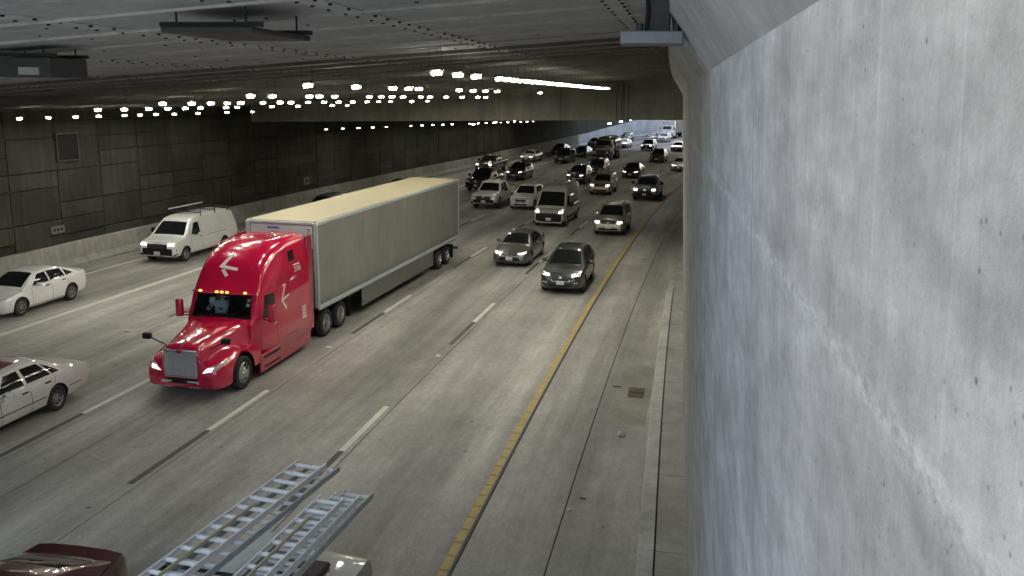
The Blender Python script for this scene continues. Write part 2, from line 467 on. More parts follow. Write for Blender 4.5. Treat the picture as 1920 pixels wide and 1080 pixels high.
debris('debris', -7.40, 25.75, (.09, .14, .03), chip, 'pale worn marker stub on the lane line nearest the yellow line', 'debris', 2)
debris('debris', -11.05, 25.72, (.14, .10, .05), chip, 'pale scrap on the lane line below the trailer drive wheels', 'debris', 3)
debris('debris', -1.86, 16.23, (.05, .04, .03), chip, 'small white chip on the shoulder near the bottom of the frame', 'debris', 4)
debris('debris', -1.18, 20.45, (.10, .08, .09), chip, 'grey stone standing just below the drain grate', 'debris', 5)
debris('debris', -1.62, 24.15, (.14, .03, .02), darkchip, 'dark curved rubber scrap left of the drain grate', 'debris', 6)
debris('debris', -2.6, 45.3, (.32, .10, .03), chip, 'pale flattened scrap on the far shoulder right of yellow line', 'debris', 7)
debris('debris', -1.66, 16.8, (.07, .02, .02), darkchip, 'thin dark curl of rubber on the shoulder near the frame bottom', 'debris', 8)

# sidewalk beside the near wall: a curb and slabs
def curb_u(s): return -.42-.0195*max(0, min(s, 37)-14) + (.02*(s-40) if s > 40 else 0)
def wall_u(s, z): return .85-.0254*s-.055*z
walk = tag(empty('sidewalk', P(0, 20, 0)), kind='structure'); wi = walk.location.copy()
def wchild(name, bm, mat):
    o = obj(name, bm, mat); o.parent = walk; o.matrix_parent_inverse = Matrix.Translation(-wi); return o
edges = [-20, 0, 4.7, 8.0, 11.35, 14.7, 18.04, 21.2, 24.55, 27.9, 31.2, 34.5, 37.8]
for a, b_ in zip(edges, edges[1:]):
    g = lambda k: (lambda s, k=k: curb_u(s)+k)
    bm = bmesh.new(); prism(bm, [(g(.0), -.02), (g(.025), .12), (g(.05), .145), (g(.30), .15), (g(.30), -.02)], a+.006, b_-.006, 1.2)
    wchild('curb_stone', bm, M['curb'])
    bm = bmesh.new(); prism(bm, [(g(.335), -.02), (g(.335), .148), (lambda s: wall_u(s, 0)+.25, .148), (lambda s: wall_u(s, 0)+.25, -.02)], a+.012, b_-.012, 1.2)
    wchild('walk_slab', bm, M['walk'])
bm = bmesh.new(); prism(bm, [(lambda s: curb_u(s)+.28, -.02), (lambda s: curb_u(s)+.28, .10), (lambda s: wall_u(s, 0)+.2, .10), (lambda s: wall_u(s, 0)+.2, -.02)], -20, 37.8, 2)
wchild('groove_bed', bm, M['walk_dark'])
bm = bmesh.new(); prism(bm, [(lambda s: curb_u(s), -.02), (lambda s: curb_u(s)+.05, .12), (.6, .125), (.6, -.02)], 37.82, 54, 1.0)
wchild('walk_slab', bm, M['walk'])

# near wall with the corbel, right of the camera
WEND = 38.0
nw = tag(empty('concrete_wall', P(wall_u(10, 0), 10, 0)), 'smooth grey board formed concrete wall close on the right of the frame', 'wall')
def nchild(name, bm, mat, smooth=None):
    o = obj(name, bm, mat, None, smooth); o.parent = nw; o.matrix_parent_inverse = Matrix.Translation(-nw.location); return o
def top_z(s): return 8.32-.0055*s if s > 0 else 8.32
bm = bmesh.new()
ss = list(np.unique(np.concatenate([np.arange(-60, 0, 6), np.arange(0, 8, .5), np.arange(8, WEND+.1, 2)])))
zz = [-.05, 1, 2, 3, 4, 5, 6, 7, 7.5, 8]
rows = []
for s in ss:
    rows.append([bm.verts.new(P(wall_u(s, z), s, z)) for z in zz+[top_z(s)]])
uvl = bm.loops.layers.uv.new('sz')
for A, B, sa, sb in zip(rows, rows[1:], ss, ss[1:]):
    for i in range(len(A)-1):
        f = bm.faces.new((A[i], A[i+1], B[i+1], B[i]))
        for l in f.loops:
            p = l.vert.co; l[uvl].uv = (math.atan2(p.y, RC-p.x)*RC, p.z)
# thickness and end return
back = [[bm.verts.new(P(1.4, s, z)) for z in (-.05, 9.9)] for s in (ss[0], ss[-1])]
endring = rows[-1]+[back[1][1], back[1][0]]
f = bm.faces.new(endring[::-1])
for l in f.loops: l[uvl].uv = (l.vert.co.x, l.vert.co.z)
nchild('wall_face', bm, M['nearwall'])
bm = bmesh.new()
prism(bm, [(lambda s: wall_u(s, 8.3), top_z), (lambda s: wall_u(s, 8.3)-.27-.0022*(38-max(s, 0)), lambda s: top_z(s)+.46), (lambda s: wall_u(s, 8.3)-.29-.0022*(38-max(s, 0)), lambda s: top_z(s)+.95),
           (lambda s: wall_u(s, 8.3)-.29-.0022*(38-max(s, 0)), 10.2), (1.4, 10.2), (1.4, top_z)], -60, WEND, 1.0)
nchild('corbel', bm, M['haunch'])
for s0, zt in ((3.95, 8.02),):
    bm = bmesh.new()
    prism(bm, [(lambda s, z=z, e=e: wall_u(s, z)-e, z) for z, e in ((.2, .0005), (.2, .0022), (zt, .0022), (zt, .0005))], s0, s0+.008, .01)
    nchild('form_seam', bm, M['nearwall'])
# right wall beyond the end of the near one
bm = bmesh.new(); prism(bm, [(1.5, -.05), (1.3, 9.9), (2.2, 9.9), (2.2, -.05)], WEND-.5, TUN1, 4)
tag(obj('tunnel_side_wall', bm, M['headwall']), 'recessed tunnel wall hidden past the end of the near concrete wall', 'wall')

# left wall: staggered precast panels over a cast barrier
lw = tag(empty('retaining_wall', P(UL-.2, 60, 0)), 'dark stained precast panel wall along the far left side of the tunnel', 'wall')
def lchild(name, bm, mat):
    o = obj(name, bm, mat); o.parent = lw; o.matrix_parent_inverse = Matrix.Translation(-lw.location); return o
bm = bmesh.new(); prism(bm, [(UL-.05, -.05), (UL-.05, 9.4), (UL-.9, 9.4), (UL-.9, -.05)], -90, 460, 4)
lchild('wall_core', bm, M['wallback'])
PW, PH = 2.86, 1.48
rn = random.Random(3)
ncol = 0
for k in range(-1, 38):
    s0 = 26.5+k*PW; z = 1.46 if k % 2 else .72
    while z < 7.2:
        half = s0 < 105 and rn.random() < .62
        z1 = min(z+(PH/2 if half else PH), 7.6)
        zz0 = max(z, .9)
        if z1-zz0 > .1:
            pr = rn.uniform(-.015, .03)
            bm = bmesh.new()
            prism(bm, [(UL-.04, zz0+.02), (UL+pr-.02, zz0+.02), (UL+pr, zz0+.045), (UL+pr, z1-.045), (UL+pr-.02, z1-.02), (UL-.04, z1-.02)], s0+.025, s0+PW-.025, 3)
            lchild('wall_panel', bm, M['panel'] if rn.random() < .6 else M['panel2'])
        z = z+(PH/2 if half else PH)
bm = bmesh.new()
for k in list(range(-42, -1)) + list(range(38, 150)):
    s0 = 26.5+k*PW; z = 1.46 if k % 2 else .72
    while z < 8.6:
        z1 = min(z+PH, 9.0); z0 = max(z, .9)
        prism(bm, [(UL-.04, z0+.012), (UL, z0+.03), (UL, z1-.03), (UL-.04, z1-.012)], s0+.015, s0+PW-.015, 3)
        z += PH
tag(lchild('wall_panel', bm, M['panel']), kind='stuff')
def bar_h(s): return 1.06 if s < 100 else (1.06+(s-100)*.0165 if s < 150 else min(3.9, 1.88+(s-150)*.043))  # far rise shaped to the upper edge of the daylight
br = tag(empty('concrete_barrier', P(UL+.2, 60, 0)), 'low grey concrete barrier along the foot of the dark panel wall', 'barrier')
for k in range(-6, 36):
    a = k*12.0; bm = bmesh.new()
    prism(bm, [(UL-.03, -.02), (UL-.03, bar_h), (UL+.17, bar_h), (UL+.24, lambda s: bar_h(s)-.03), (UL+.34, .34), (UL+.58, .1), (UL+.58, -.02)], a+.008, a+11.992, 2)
    o = obj('barrier_segment', bm, M['barrier'] if a < 142 else M['barrier_daylit']); o.parent = br; o.matrix_parent_inverse = Matrix.Translation(-br.location)

# ceiling of the first tunnel section
def cz(u, s=0): return ceil_z(u)
ceil = tag(empty('ceiling', P(-14, 28, 8)), kind='structure')
def cchild(name, bm, mat, kind=None):
    o = obj(name, bm, mat); o.parent = ceil; o.matrix_parent_inverse = Matrix.Translation(-ceil.location)
    if kind: o['kind'] = kind
    return o
seams = [.6]+[-.95-2.985*i for i in range(10)]
def panel_prism(bm, u1, u0, s0, s1, e=.02, t=.12):
    for (ua, ub) in ((u0, u1),):
        prism(bm, [(ua+e, ceil_z(ua)), (ub-e, ceil_z(ub)), (ub-e, ceil_z(ub)+t), (ua+e, ceil_z(ua)+t)], s0+e, s1-e, 2)
sj = [5.88+1.55*i for i in range(32)]       # transverse joints (…, 11.45, 13.0, 14.5, …)
sj = [TUN0]+[s for s in sj if TUN0+.3 < s < HW]+[HW]
far = bmesh.new()
for ua, ub in zip(seams, seams[1:]):
    for sa, sb in zip(sj, sj[1:]):
        if sb < 21:
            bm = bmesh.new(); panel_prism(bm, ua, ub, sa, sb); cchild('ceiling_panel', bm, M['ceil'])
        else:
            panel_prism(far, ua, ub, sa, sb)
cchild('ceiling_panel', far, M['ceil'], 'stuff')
bm = bmesh.new()
for u in seams[1:-1]:        # cast longitudinal seams, slightly proud
    prism(bm, [(u-.13, ceil_z(u)-.016-.013), (u+.13, ceil_z(u)-.016+.013), (u+.10, ceil_z(u)+.05), (u-.10, ceil_z(u)+.05)], TUN0, HW, 2)
cchild('ceiling_seam', bm, M['ceil_seam'], 'stuff')
bm_a = bmesh.new(); bm_far = bmesh.new()
for s in sj[1:-1]:
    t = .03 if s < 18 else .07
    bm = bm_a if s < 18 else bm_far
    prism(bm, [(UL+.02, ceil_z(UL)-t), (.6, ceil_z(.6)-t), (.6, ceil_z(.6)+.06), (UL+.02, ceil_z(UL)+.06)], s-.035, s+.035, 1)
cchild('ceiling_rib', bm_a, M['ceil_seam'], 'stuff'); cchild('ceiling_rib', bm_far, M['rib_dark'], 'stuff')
bm = bmesh.new()            # insert holes along the seams and scattered over the panels
rn = random.Random(11)
for u in seams[1:-1]:
    s = 4.5
    while s < 34:
        for du in (-.105, .105):
            p = P(u+du, s+rn.uniform(-.05, .05), ceil_z(u+du)-.034)
            tube(bm, p, p+Vector((0, 0, .02)), .024, 6)
        s += .46
for i in range(260):
    u, s = rn.uniform(-24, .3), rn.uniform(5, 30)
    p = P(u, s, ceil_z(u)-.012); tube(bm, p, p+Vector((0, 0, .01)), rn.choice((.02, .03, .035)), 6)
cchild('insert_hole', bm, M['hole'], 'stuff')
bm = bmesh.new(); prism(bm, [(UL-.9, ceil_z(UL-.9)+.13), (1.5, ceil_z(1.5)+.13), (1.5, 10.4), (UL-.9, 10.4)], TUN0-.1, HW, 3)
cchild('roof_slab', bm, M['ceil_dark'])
bm = bmesh.new(); prism(bm, [(UL-.9, ceil_z(UL-.9)+.0), (1.5, ceil_z(1.5)+.0), (1.5, 12.2), (UL-.9, 12.2)], TUN0-.7, TUN0-.1, 3)  # top raised out of view to keep the sun off the near wall
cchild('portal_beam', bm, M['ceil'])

# headwall where the roof drops, and the lower roof beyond
hw = tag(empty('headwall', P(-14, HW, 6.5)), 'broad concrete headwall beam spanning the tunnel where the ceiling drops', 'beam')
def hchild(name, bm, mat):
    o = obj(name, bm, mat); o.parent = hw; o.matrix_parent_inverse = Matrix.Translation(-hw.location); return o
def hz(u): return 6.86+.024*u
us_ = [1.3, -.9, -4.6, -8.3, -12.0, -15.7, -19.4, -23.1, UL]
for a, b_ in zip(us_, us_[1:]):
    bm = bmesh.new(); prism(bm, [(b_+.012, hz(b_)), (a-.012, hz(a)), (a-.012, 10.3), (b_+.012, 10.3)], HW+.02, HW+.7, 1)
    hchild('headwall_panel', bm, M['headwall'])
for u in (-4.4, -4.75, -5.05, -12.9, -13.2):
    bm = bmesh.new(); tube(bm, P(u, HW-.07, hz(u)), P(u, HW-.07, ceil_z(u)-.05), .045, 8); hchild('conduit', bm, M['steel'])
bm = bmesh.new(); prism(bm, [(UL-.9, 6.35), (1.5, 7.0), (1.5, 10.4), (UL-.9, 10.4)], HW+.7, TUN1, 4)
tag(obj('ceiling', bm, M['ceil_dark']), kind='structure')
# natural ground above and beside the cutting, plus an added bank against the sun
bm = bmesh.new()
prism(bm, [(-420, 9.45), (UL-.9, 9.45), (UL-.9, -.55), (-420, -.55)], -300, 700, 12)
prism(bm, [(-420, 26), (UL-4, 26), (UL-4, 9.4), (-420, 9.4)], 128, 270, 12)  # added unseen bank, blocks the sun at the tunnel exit
prism(bm, [(1.6, 9.95), (420, 9.95), (420, -.55), (1.6, -.55)], -300, WEND-.5, 12)
prism(bm, [(2.25, 9.95), (420, 9.95), (420, -.55), (2.25, -.55)], WEND-.5, 700, 12)
prism(bm, [(UL-.85, 10.42), (1.55, 10.42), (1.55, 11.2), (UL-.85, 11.2)], TUN0-.05, TUN1, 6)
tag(obj('terrain_with_sun_bank', bm, M['earth']), kind='structure')

# ------------------------------------------------------------------ tunnel lamps
def lamp_proto():
    r = empty('tunnel_lamp')
    bm = bbox((0, 0, .02), (.30, .16, .07), .03); obj('housing', bm, M['lamp_body'], r)
    bm = bmesh.new(); n = 16
    top = [bm.verts.new((.125*math.cos(2*math.pi*i/n), .06*math.sin(2*math.pi*i/n), -.03)) for i in range(n)]
    low = [bm.verts.new((.105*math.cos(2*math.pi*i/n), .047*math.sin(2*math.pi*i/n), -.08)) for i in range(n)]
    for i in range(n): bm.faces.new((top[i], low[i], low[(i+1) % n], top[(i+1) % n])).material_index = 1
    bm.faces.new(low[::-1]).material_index = 0
    bmesh.ops.recalc_face_normals(bm, faces=bm.faces[:])
    for f in bm.faces:
        if len(f.verts) > 4 and f.normal.z > 0: f.normal_flip()
    obj('diffuser', bm, [M['glow'], M['glow_side']], r)
    for x in (-.15, .15):
        bm = bmesh.new(); tube(bm, (x*.8, 0, .05), (x*.8, 0, .5), .006, 5); obj('hanger', bm, M['steel_dark'], r)
    return r
def copy_tree(o, parent=None):
    c = o.copy(); COL.objects.link(c)
    if parent is not None: c.parent = parent
    for ch in list(o.children): copy_tree(ch, c)
    return c
LP = lamp_proto(); lamp_used = False; lamp_rng = random.Random(5)
def lamp(u, s, z, label):
    global lamp_used
    o = copy_tree(LP) if lamp_used else LP
    lamp_used = True
    o.location = P(u, s, z); o.rotation_euler = (0, math.atan(-.075), -s/RC)
    tag(o, label, 'lamp', 'tunnel ceiling lamps')
    if lamp_rng.random() < .22:
        for ch in o.children:
            if ch.name.startswith('diffuser'):
                for sl_ in ch.material_slots: sl_.link = 'OBJECT'
                ch.material_slots[0].material = M['glow_dim']; ch.material_slots[1].material = M['glow_side_dim']
ORD = [a+' from the near end, ' for a in ('first second third fourth fifth sixth seventh eighth ninth tenth eleventh twelfth thirteenth fourteenth fifteenth sixteenth seventeenth eighteenth nineteenth twentieth '
       'twenty-first twenty-second twenty-third twenty-fourth twenty-fifth twenty-sixth twenty-seventh twenty-eighth twenty-ninth').split()]
LAMPS = [(-4.85, [17.2, 18.8, 20.4]+[22.9+.95*i for i in range(26)], 'tunnel lamp in the close set row nearest the right wall'),
 (-8.3, [18.84, 21.7, 24.44, 25.82, 26.8, 31.39, 33.27, 35.12, 37.1, 46.18], 'tunnel lamp in the second ceiling row from the right'),
 (-11.95, [23.07, 24.33, 26.82, 27.58, 28.79, 31.93, 33.18, 34.35, 35.65, 37.92, 39.19, 41.64, 44.3, 47.27, 48.8], 'tunnel lamp in the third ceiling row from the right'),
 (-15.6, [24.47, 26.01, 27.14, 28.15, 29.04, 30.64, 31.98, 32.87, 34.39, 35.91, 37.41, 38.95, 40.68, 42.13, 43.76, 46.9, 49.51], 'tunnel lamp in the fourth ceiling row from the right'),
 (-19.1, [26.13, 27.49, 28.85, 29.99, 31.11, 32.14, 34.01, 34.89, 37.9, 40.48, 44.33, 46.24], 'tunnel lamp in the fifth ceiling row from the right'),
 (-25.6, [30.06, 31.59, 33.15, 34.58, 36.29, 37.4, 38.6, 40.06, 42.1, 44.82, 47.5], 'tunnel lamp in the ceiling row along the left wall')]
for u, sl_, lb in LAMPS:
    for i, s in enumerate(sl_):
        lamp(u, s, CAM_H+.76+.075*u+.05, ORD[i]+lb)
for i in range(22):
    s = 56.5+2.6*i
    if i in (5, 11): continue
    lamp(-25.4, s, 5.66-.0145*(s-56), ORD[i]+'small lamp beyond the headwall by the left wall')
for i in range(14):
    s = 60+5.6*i
    lamp(-16.0, s, 6.1, ORD[i]+'lamp over the middle lanes beyond the headwall')
    lamp(-6.5, s, 6.35, ORD[i]+'lamp over the right lanes beyond the headwall')

# things hung from the near ceiling
def hanging_tray(name, u, s, lu, ls, h, drop, label, cat, patch=False):
    z1 = ceil_z(u)-drop
    r = tag(empty(name, P(u, s, z1), -s/RC), label, cat)
    obj('box', bbox((0, 0, -h/2), (lu, ls, h), .015), M['cabinet'], r)
    for sx in (-1, 1):
        for sy in (-1, 1):
            bm = bmesh.new(); tube(bm, (sx*lu*.38, sy*ls*.42, 0), (sx*lu*.38, sy*ls*.42, drop), .013, 6); obj('rod', bm, M['steel_dark'], r)
    for sy in (-1, 1):
        bm = bmesh.new(); box(bm, (0, sy*ls*.42, .03), (lu*1.12, .05, .05)); obj('channel', bm, M['steel_dark'], r)
    if patch:
        obj('label_plate', bbox((lu*.2, -ls/2-.01, -h*.7), (.32, .012, .1)), M['alu_dull'], r)
    return r
hanging_tray('hanging_cabinet', -9.15, 11.5, 1.1, .8, .27, .14, 'dark box hung on rods from the ceiling at the upper left', 'equipment box', True)
hanging_tray('hanging_cable_rack', -4.95, 9.6, 1.05, 1.5, .06, .22, 'dark steel rack hung on thin rods from the ceiling at top centre', 'cable rack')
hb = tag(empty('steel_bracket', P(-.19, 7.6, 8.52), -7.6/RC), 'bolted grey steel post and plate hanging beside the concrete corbel', 'bracket')
obj('base_plate', bbox((-.06, 0, .01), (.40, .22, .085), .008), M['steel'], hb)
obj('post', bbox((-.03, .02, .36), (.16, .10, .62), .006), M['steel_dark'], hb)
for x in (-.14, .09):
    bm = bmesh.new(); tube(bm, (x, -.06, .03), (x, -.06, .10), .022, 6); obj('bolt', bm, M['steel_dark'], hb)
for x, k in ((-.10, 0), (.08, 1), (.115, 2)):
    bm = bmesh.new(); pr = Vector((x, -.05, .06))
    rn = random.Random(k)
    for i in range(6):
        nx = Vector((x+rn.uniform(-.02, .02), -.05+rn.uniform(-.02, .02), .06+.11*(i+1))); tube(bm, pr, nx, .012, 6); pr = nx
    obj('cable', bm, M['black'], hb)
hb.scale = (1.27, 1.27, 1.27)

# signs and cabinet on the left wall
def wall_sign(name, s, z, wd, ht, mat, label, cat, marks=None, frame=None):
    r = tag(empty(name, P(UL+.03, s, z), -s/RC), label, cat)
    obj('board', bbox((.03, 0, 0), (.06, wd, ht), .006), mat, r)
    if frame:
        for yy in (-wd/2, wd/2): obj('frame_post', bbox((.05, yy, 0), (.10, .05, ht+.05)), frame, r)
        for z_ in (-ht/2, ht/2): obj('frame_rail', bbox((.05, 0, z_), (.08, wd-.05, .05)), frame, r)
    for (yy, z_, a, b_) in (marks or []): obj('mark', bbox((.063, yy, z_), (.006, a, b_)), M['black'], r)
    return r
wall_sign('wall_cabinet', 35.75, 5.45, 1.36, 1.22, M['black'], 'dark framed recess cabinet high on the left wall', 'cabinet', None, simple('dull_frame', (.075, .075, .06), .6))
sgm = simple('sign_face', (.16, .16, .13), .6)
wall_sign('exit_sign', 34.7, 1.76, .85, .34, sgm, 'small grey sign with three dark marks low on the left wall', 'sign', [(-.24, 0, .14, .12), (0, 0, .14, .12), (.24, 0, .14, .12)])
wall_sign('square_sign', 59.0, 1.75, .8, .5, sgm, 'small square pale sign low on the wall above the trailer', 'sign', [(0, 0, .3, .2)])

# ------------------------------------------------------------------ vehicles: shared tools
def patch(bvh, mode, quad, nu=4, nv=4, off=.006, th=.012):
    """a thin skin laid on the surface in bvh. quad = four 2-D corners (a0,a1 bottom; b1,b0 top).
    mode: 'front' (x,z) seen from -y; 'rear' (x,z) seen from +y; 'right' (y,z) from +x; 'left' from -x; 'top' (x,y)"""
    bm = bmesh.new(); dirs = {'front': (0, 1, 0), 'rear': (0, -1, 0), 'right': (-1, 0, 0), 'left': (1, 0, 0), 'top': (0, 0, -1)}
    dv = Vector(dirs[mode]); grid = []; last = None
    for j in range(nv+1):
        row = []
        for i in range(nu+1):
            a, b_ = i/nu, j/nv
            p = [(1-b_)*((1-a)*quad[0][k]+a*quad[1][k])+b_*((1-a)*quad[3][k]+a*quad[2][k]) for k in (0, 1)]
            o = {'front': (p[0], -8, p[1]), 'rear': (p[0], 30, p[1]), 'right': (5, p[0], p[1]), 'left': (-5, p[0], p[1]), 'top': (p[0], p[1], 9)}[mode]
            hit = bvh.ray_cast(Vector(o), dv)[0]
            if hit is None:
                k = {'front': 1, 'rear': 1, 'right': 0, 'left': 0, 'top': 2}[mode]
                hit = Vector(o)
                hit[k] = last[k] if last is not None else 0
            last = hit
            row.append(bm.verts.new(hit-dv*off))
        grid.append(row)
    for j in range(nv):
        for i in range(nu):
            bm.faces.new((grid[j][i], grid[j][i+1], grid[j+1][i+1], grid[j+1][i]))
    rim = [grid[0][i] for i in range(nu+1)]+[grid[j][nu] for j in range(1, nv+1)]+[grid[nv][i] for i in range(nu-1, -1, -1)]+[grid[j][0] for j in range(nv-1, 0, -1)]
    low = [bm.verts.new(v.co+dv*(th+off)) for v in rim]
    for i in range(len(rim)):
        j = (i+1) % len(rim); bm.faces.new((rim[i], low[i], low[j], rim[j]))
    bmesh.ops.recalc_face_normals(bm, faces=bm.faces[:])
    # recalc on an open sheet may flip it: make the skin face the viewer
    s = sum((f.normal.dot(-dv) for f in bm.faces[:nu*nv]))
    if s < 0:
        bmesh.ops.reverse_faces(bm, faces=bm.faces[:])
    return bm

def mirror_quads(q): return [(-x, z) for x, z in q]

WHEELS = {}
def wheel(parent, x, y, rad, wid, side, style='alloy', double=False):
    key = (rad, wid, side, style, double)
    if key not in WHEELS:
        bm = bmesh.new(); h = wid/2; n = 28
        def tyre(cx):
            lathe_x(bm, [(rad*.64, cx-h*.9), (rad*.9, cx-h), (rad*.98, cx-h*.8), (rad, cx-h*.55), (rad, cx+h*.55), (rad*.98, cx+h*.8), (rad*.9, cx+h), (rad*.64, cx+h*.9)], n, close=True)
        tyre(0)
        if double: tyre(-side*(wid+.06))
        me = bpy.data.meshes.new('wheel'); 
        bmesh.ops.recalc_face_normals(bm, faces=bm.faces[:])
        for f in bm.faces: f.smooth = True
        bm.to_mesh(me); bm.free(); me.materials.append(M['tyre'])
        rb = bmesh.new(); s = side
        if style == 'alloy':
            lathe_x(rb, [(rad*.66, s*h*.9), (rad*.62, s*h*.95), (rad*.58, s*h*.8), (rad*.57, s*h*.1)], n, 0)
            lathe_x(rb, [(0, s*h*.25), (rad*.60, s*h*.2)], n, 1)
            lathe_x(rb, [(0, s*h*.88), (rad*.10, s*h*.86), (rad*.13, s*h*.4)], 12, 0)
            for k in range(10):
                t = 2*math.pi*k/10
                rot = Matrix.Rotation(t, 3, 'X')
                c = rot @ Vector((s*h*.62, 0, rad*.34))
                box(rb, c, (h*.4, rad*.085, rad*.52), rot, 0)
        elif style == 'steel':
            lathe_x(rb, [(rad*.66, s*h*.9), (rad*.60, s*h*.75), (rad*.56, s*h*.3), (rad*.30, s*h*.45), (rad*.26, s*h*.7), (0, s*h*.75)], n, 0)
            for k in range(8):
                t = 2*math.pi*k/8; rot = Matrix.Rotation(t, 3, 'X')
                box(rb, rot @ Vector((s*h*.42, 0, rad*.45)), (.03, rad*.11, rad*.11), rot, 1)
        elif style == 'truck_front':
            lathe_x(rb, [(rad*.62, s*h*.9), (rad*.58, s*h*1.0), (rad*.54, s*h*.6), (rad*.42, s*h*.72), (rad*.26, s*h*1.05), (rad*.22, s*h*1.35), (0, s*h*1.4)], n, 0)
            for k in range(10):
                t = 2*math.pi*k/10; rot = Matrix.Rotation(t, 3, 'X')
                box(rb, rot @ Vector((s*h*.66, 0, rad*.48)), (.05, rad*.08, rad*.08), rot, 1)
        else:  # truck drive wheel: deep dish
            lathe_x(rb, [(rad*.62, s*h*.9), (rad*.58, s*h*1.0), (rad*.55, s*h*.5), (rad*.52, -s*h*.7), (rad*.30, -s*h*.9), (rad*.27, -s*h*.2), (rad*.20, s*h*.2), (0, s*h*.25)], n, 0)
        rm = bpy.data.meshes.new('rim'); bmesh.ops.recalc_face_normals(rb, faces=rb.faces[:])
        rb.to_mesh(rm); rb.free()
        rm.materials.append(M['truck_rim'] if style.startswith('truck') else M['rim']); rm.materials.append(M['rim_dark'])
        WHEELS[key] = (me, rm)
    me, rm = WHEELS[key]
    o = mesh_obj('wheel', me, parent); o.location = (x, y, rad)
    mesh_obj('rim', rm, o)
    return o

def cut_wells(bm, wells, mats):
    """boolean wheel wells out of a closed body. wells: (x0, x1, y, z, r)"""
    me = bpy.data.meshes.new('tmp'); bm.to_mesh(me); bm.free()
    for m in mats: me.materials.append(m)
    a = bpy.data.objects.new('tmp', me); COL.objects.link(a)
    cb = bmesh.new()
    for x0, x1, y, z, r in wells:
        lathe_x(cb, [(0, x0), (r, x0), (r, x1), (0, x1)], 28, 1, (0, y, z))
    bmesh.ops.recalc_face_normals(cb, faces=cb.faces[:])
    cm = bpy.data.meshes.new('tmpc'); cb.to_mesh(cm); cb.free()
    for m in mats: cm.materials.append(m)
    c = bpy.data.objects.new('tmpc', cm); COL.objects.link(c)
    md = a.modifiers.new('b', 'BOOLEAN'); md.operation = 'DIFFERENCE'; md.object = c; md.solver = 'EXACT'
    dg = bpy.context.evaluated_depsgraph_get()
    ev = a.evaluated_get(dg); res = bmesh.new(); res.from_mesh(ev.to_mesh()); ev.to_mesh_clear()
    bpy.data.objects.remove(a); bpy.data.objects.remove(c); bpy.data.meshes.remove(me); bpy.data.meshes.remove(cm)
    return res

def pw(pts, y):
    return float(np.interp(y, [p[0] for p in pts], [p[1] for p in pts]))

def car_body(K, mats):
    L, W = K['L'], K['W']
    ys = sorted(set([round(x, 3) for x in list(np.linspace(0, L, 22))+[p[0] for p in K['top']]+[p[0] for p in K['bot']]+[p[0] for p in K['wid']]]))
    def bsec(y):
        w = W*pw(K['wid'], y); zb = pw(K['bot'], y); zt = pw(K['top'], y); h = zt-zb; sq = K.get('sq', 0)
        return [(0, zb), (.80*w, zb), (.94*w, zb+.10*h), (w, zb+.34*h), (.998*w, zb+.62*h), ((.968+.025*sq)*w, zb+.85*h), ((.905+.06*sq)*w, zb+.965*h), (.6*w, zt+.008), (0, zt+.022)]
    bm = bmesh.new(); loft(bm, [bsec(y) for y in ys], ys)
    wells = []
    R_ = K['wr']
    for y in K['axles']:
        for s in (-1, 1):
            a, b_ = s*(W-K['ww']-.06), s*(W+.1)
            wells.append((min(a, b_), max(a, b_), y, R_, R_+.055))
    bm = cut_wells(bm, wells, mats)
    parts = K['cab'] if isinstance(K['cab'], list) else [K['cab']]
    for C in parts:
        ys = sorted(set([round(x, 3) for x in list(np.linspace(C['roof'][0][0], C['roof'][-1][0], 18))+[p[0] for p in C['roof']]]))
        zmax = max(p[1] for p in C['roof']); zb0 = C['zb']
        def csec(y):
            zr = pw(C['roof'], y); t = max(0, min(1, (zr-zb0)/(zmax-zb0)))
            wb = C['wb']*pw(K['wid'], min(max(y, .4), L-.4)); wr = wb+(C['wt']-wb)*t
            zl = zb0-.06
            return [(0, zl), (wb, zl), (wb+(wr-wb)*.5, zl+(zr-zl)*.5), (wr, max(zl+.01, zr-.085*t-.005)), (wr-.035*t-.004, max(zl+.014, zr-.03*t-.002)), (wr-.14*t-.02, zr+.004), (wr*.5, zr+.022), (0, zr+.03)]
        b2 = bmesh.new(); loft(b2, [csec(y) for y in ys], ys)
        me = bpy.data.meshes.new('t'); b2.to_mesh(me); b2.free(); bm.from_mesh(me); bpy.data.meshes.remove(me)
    return bm

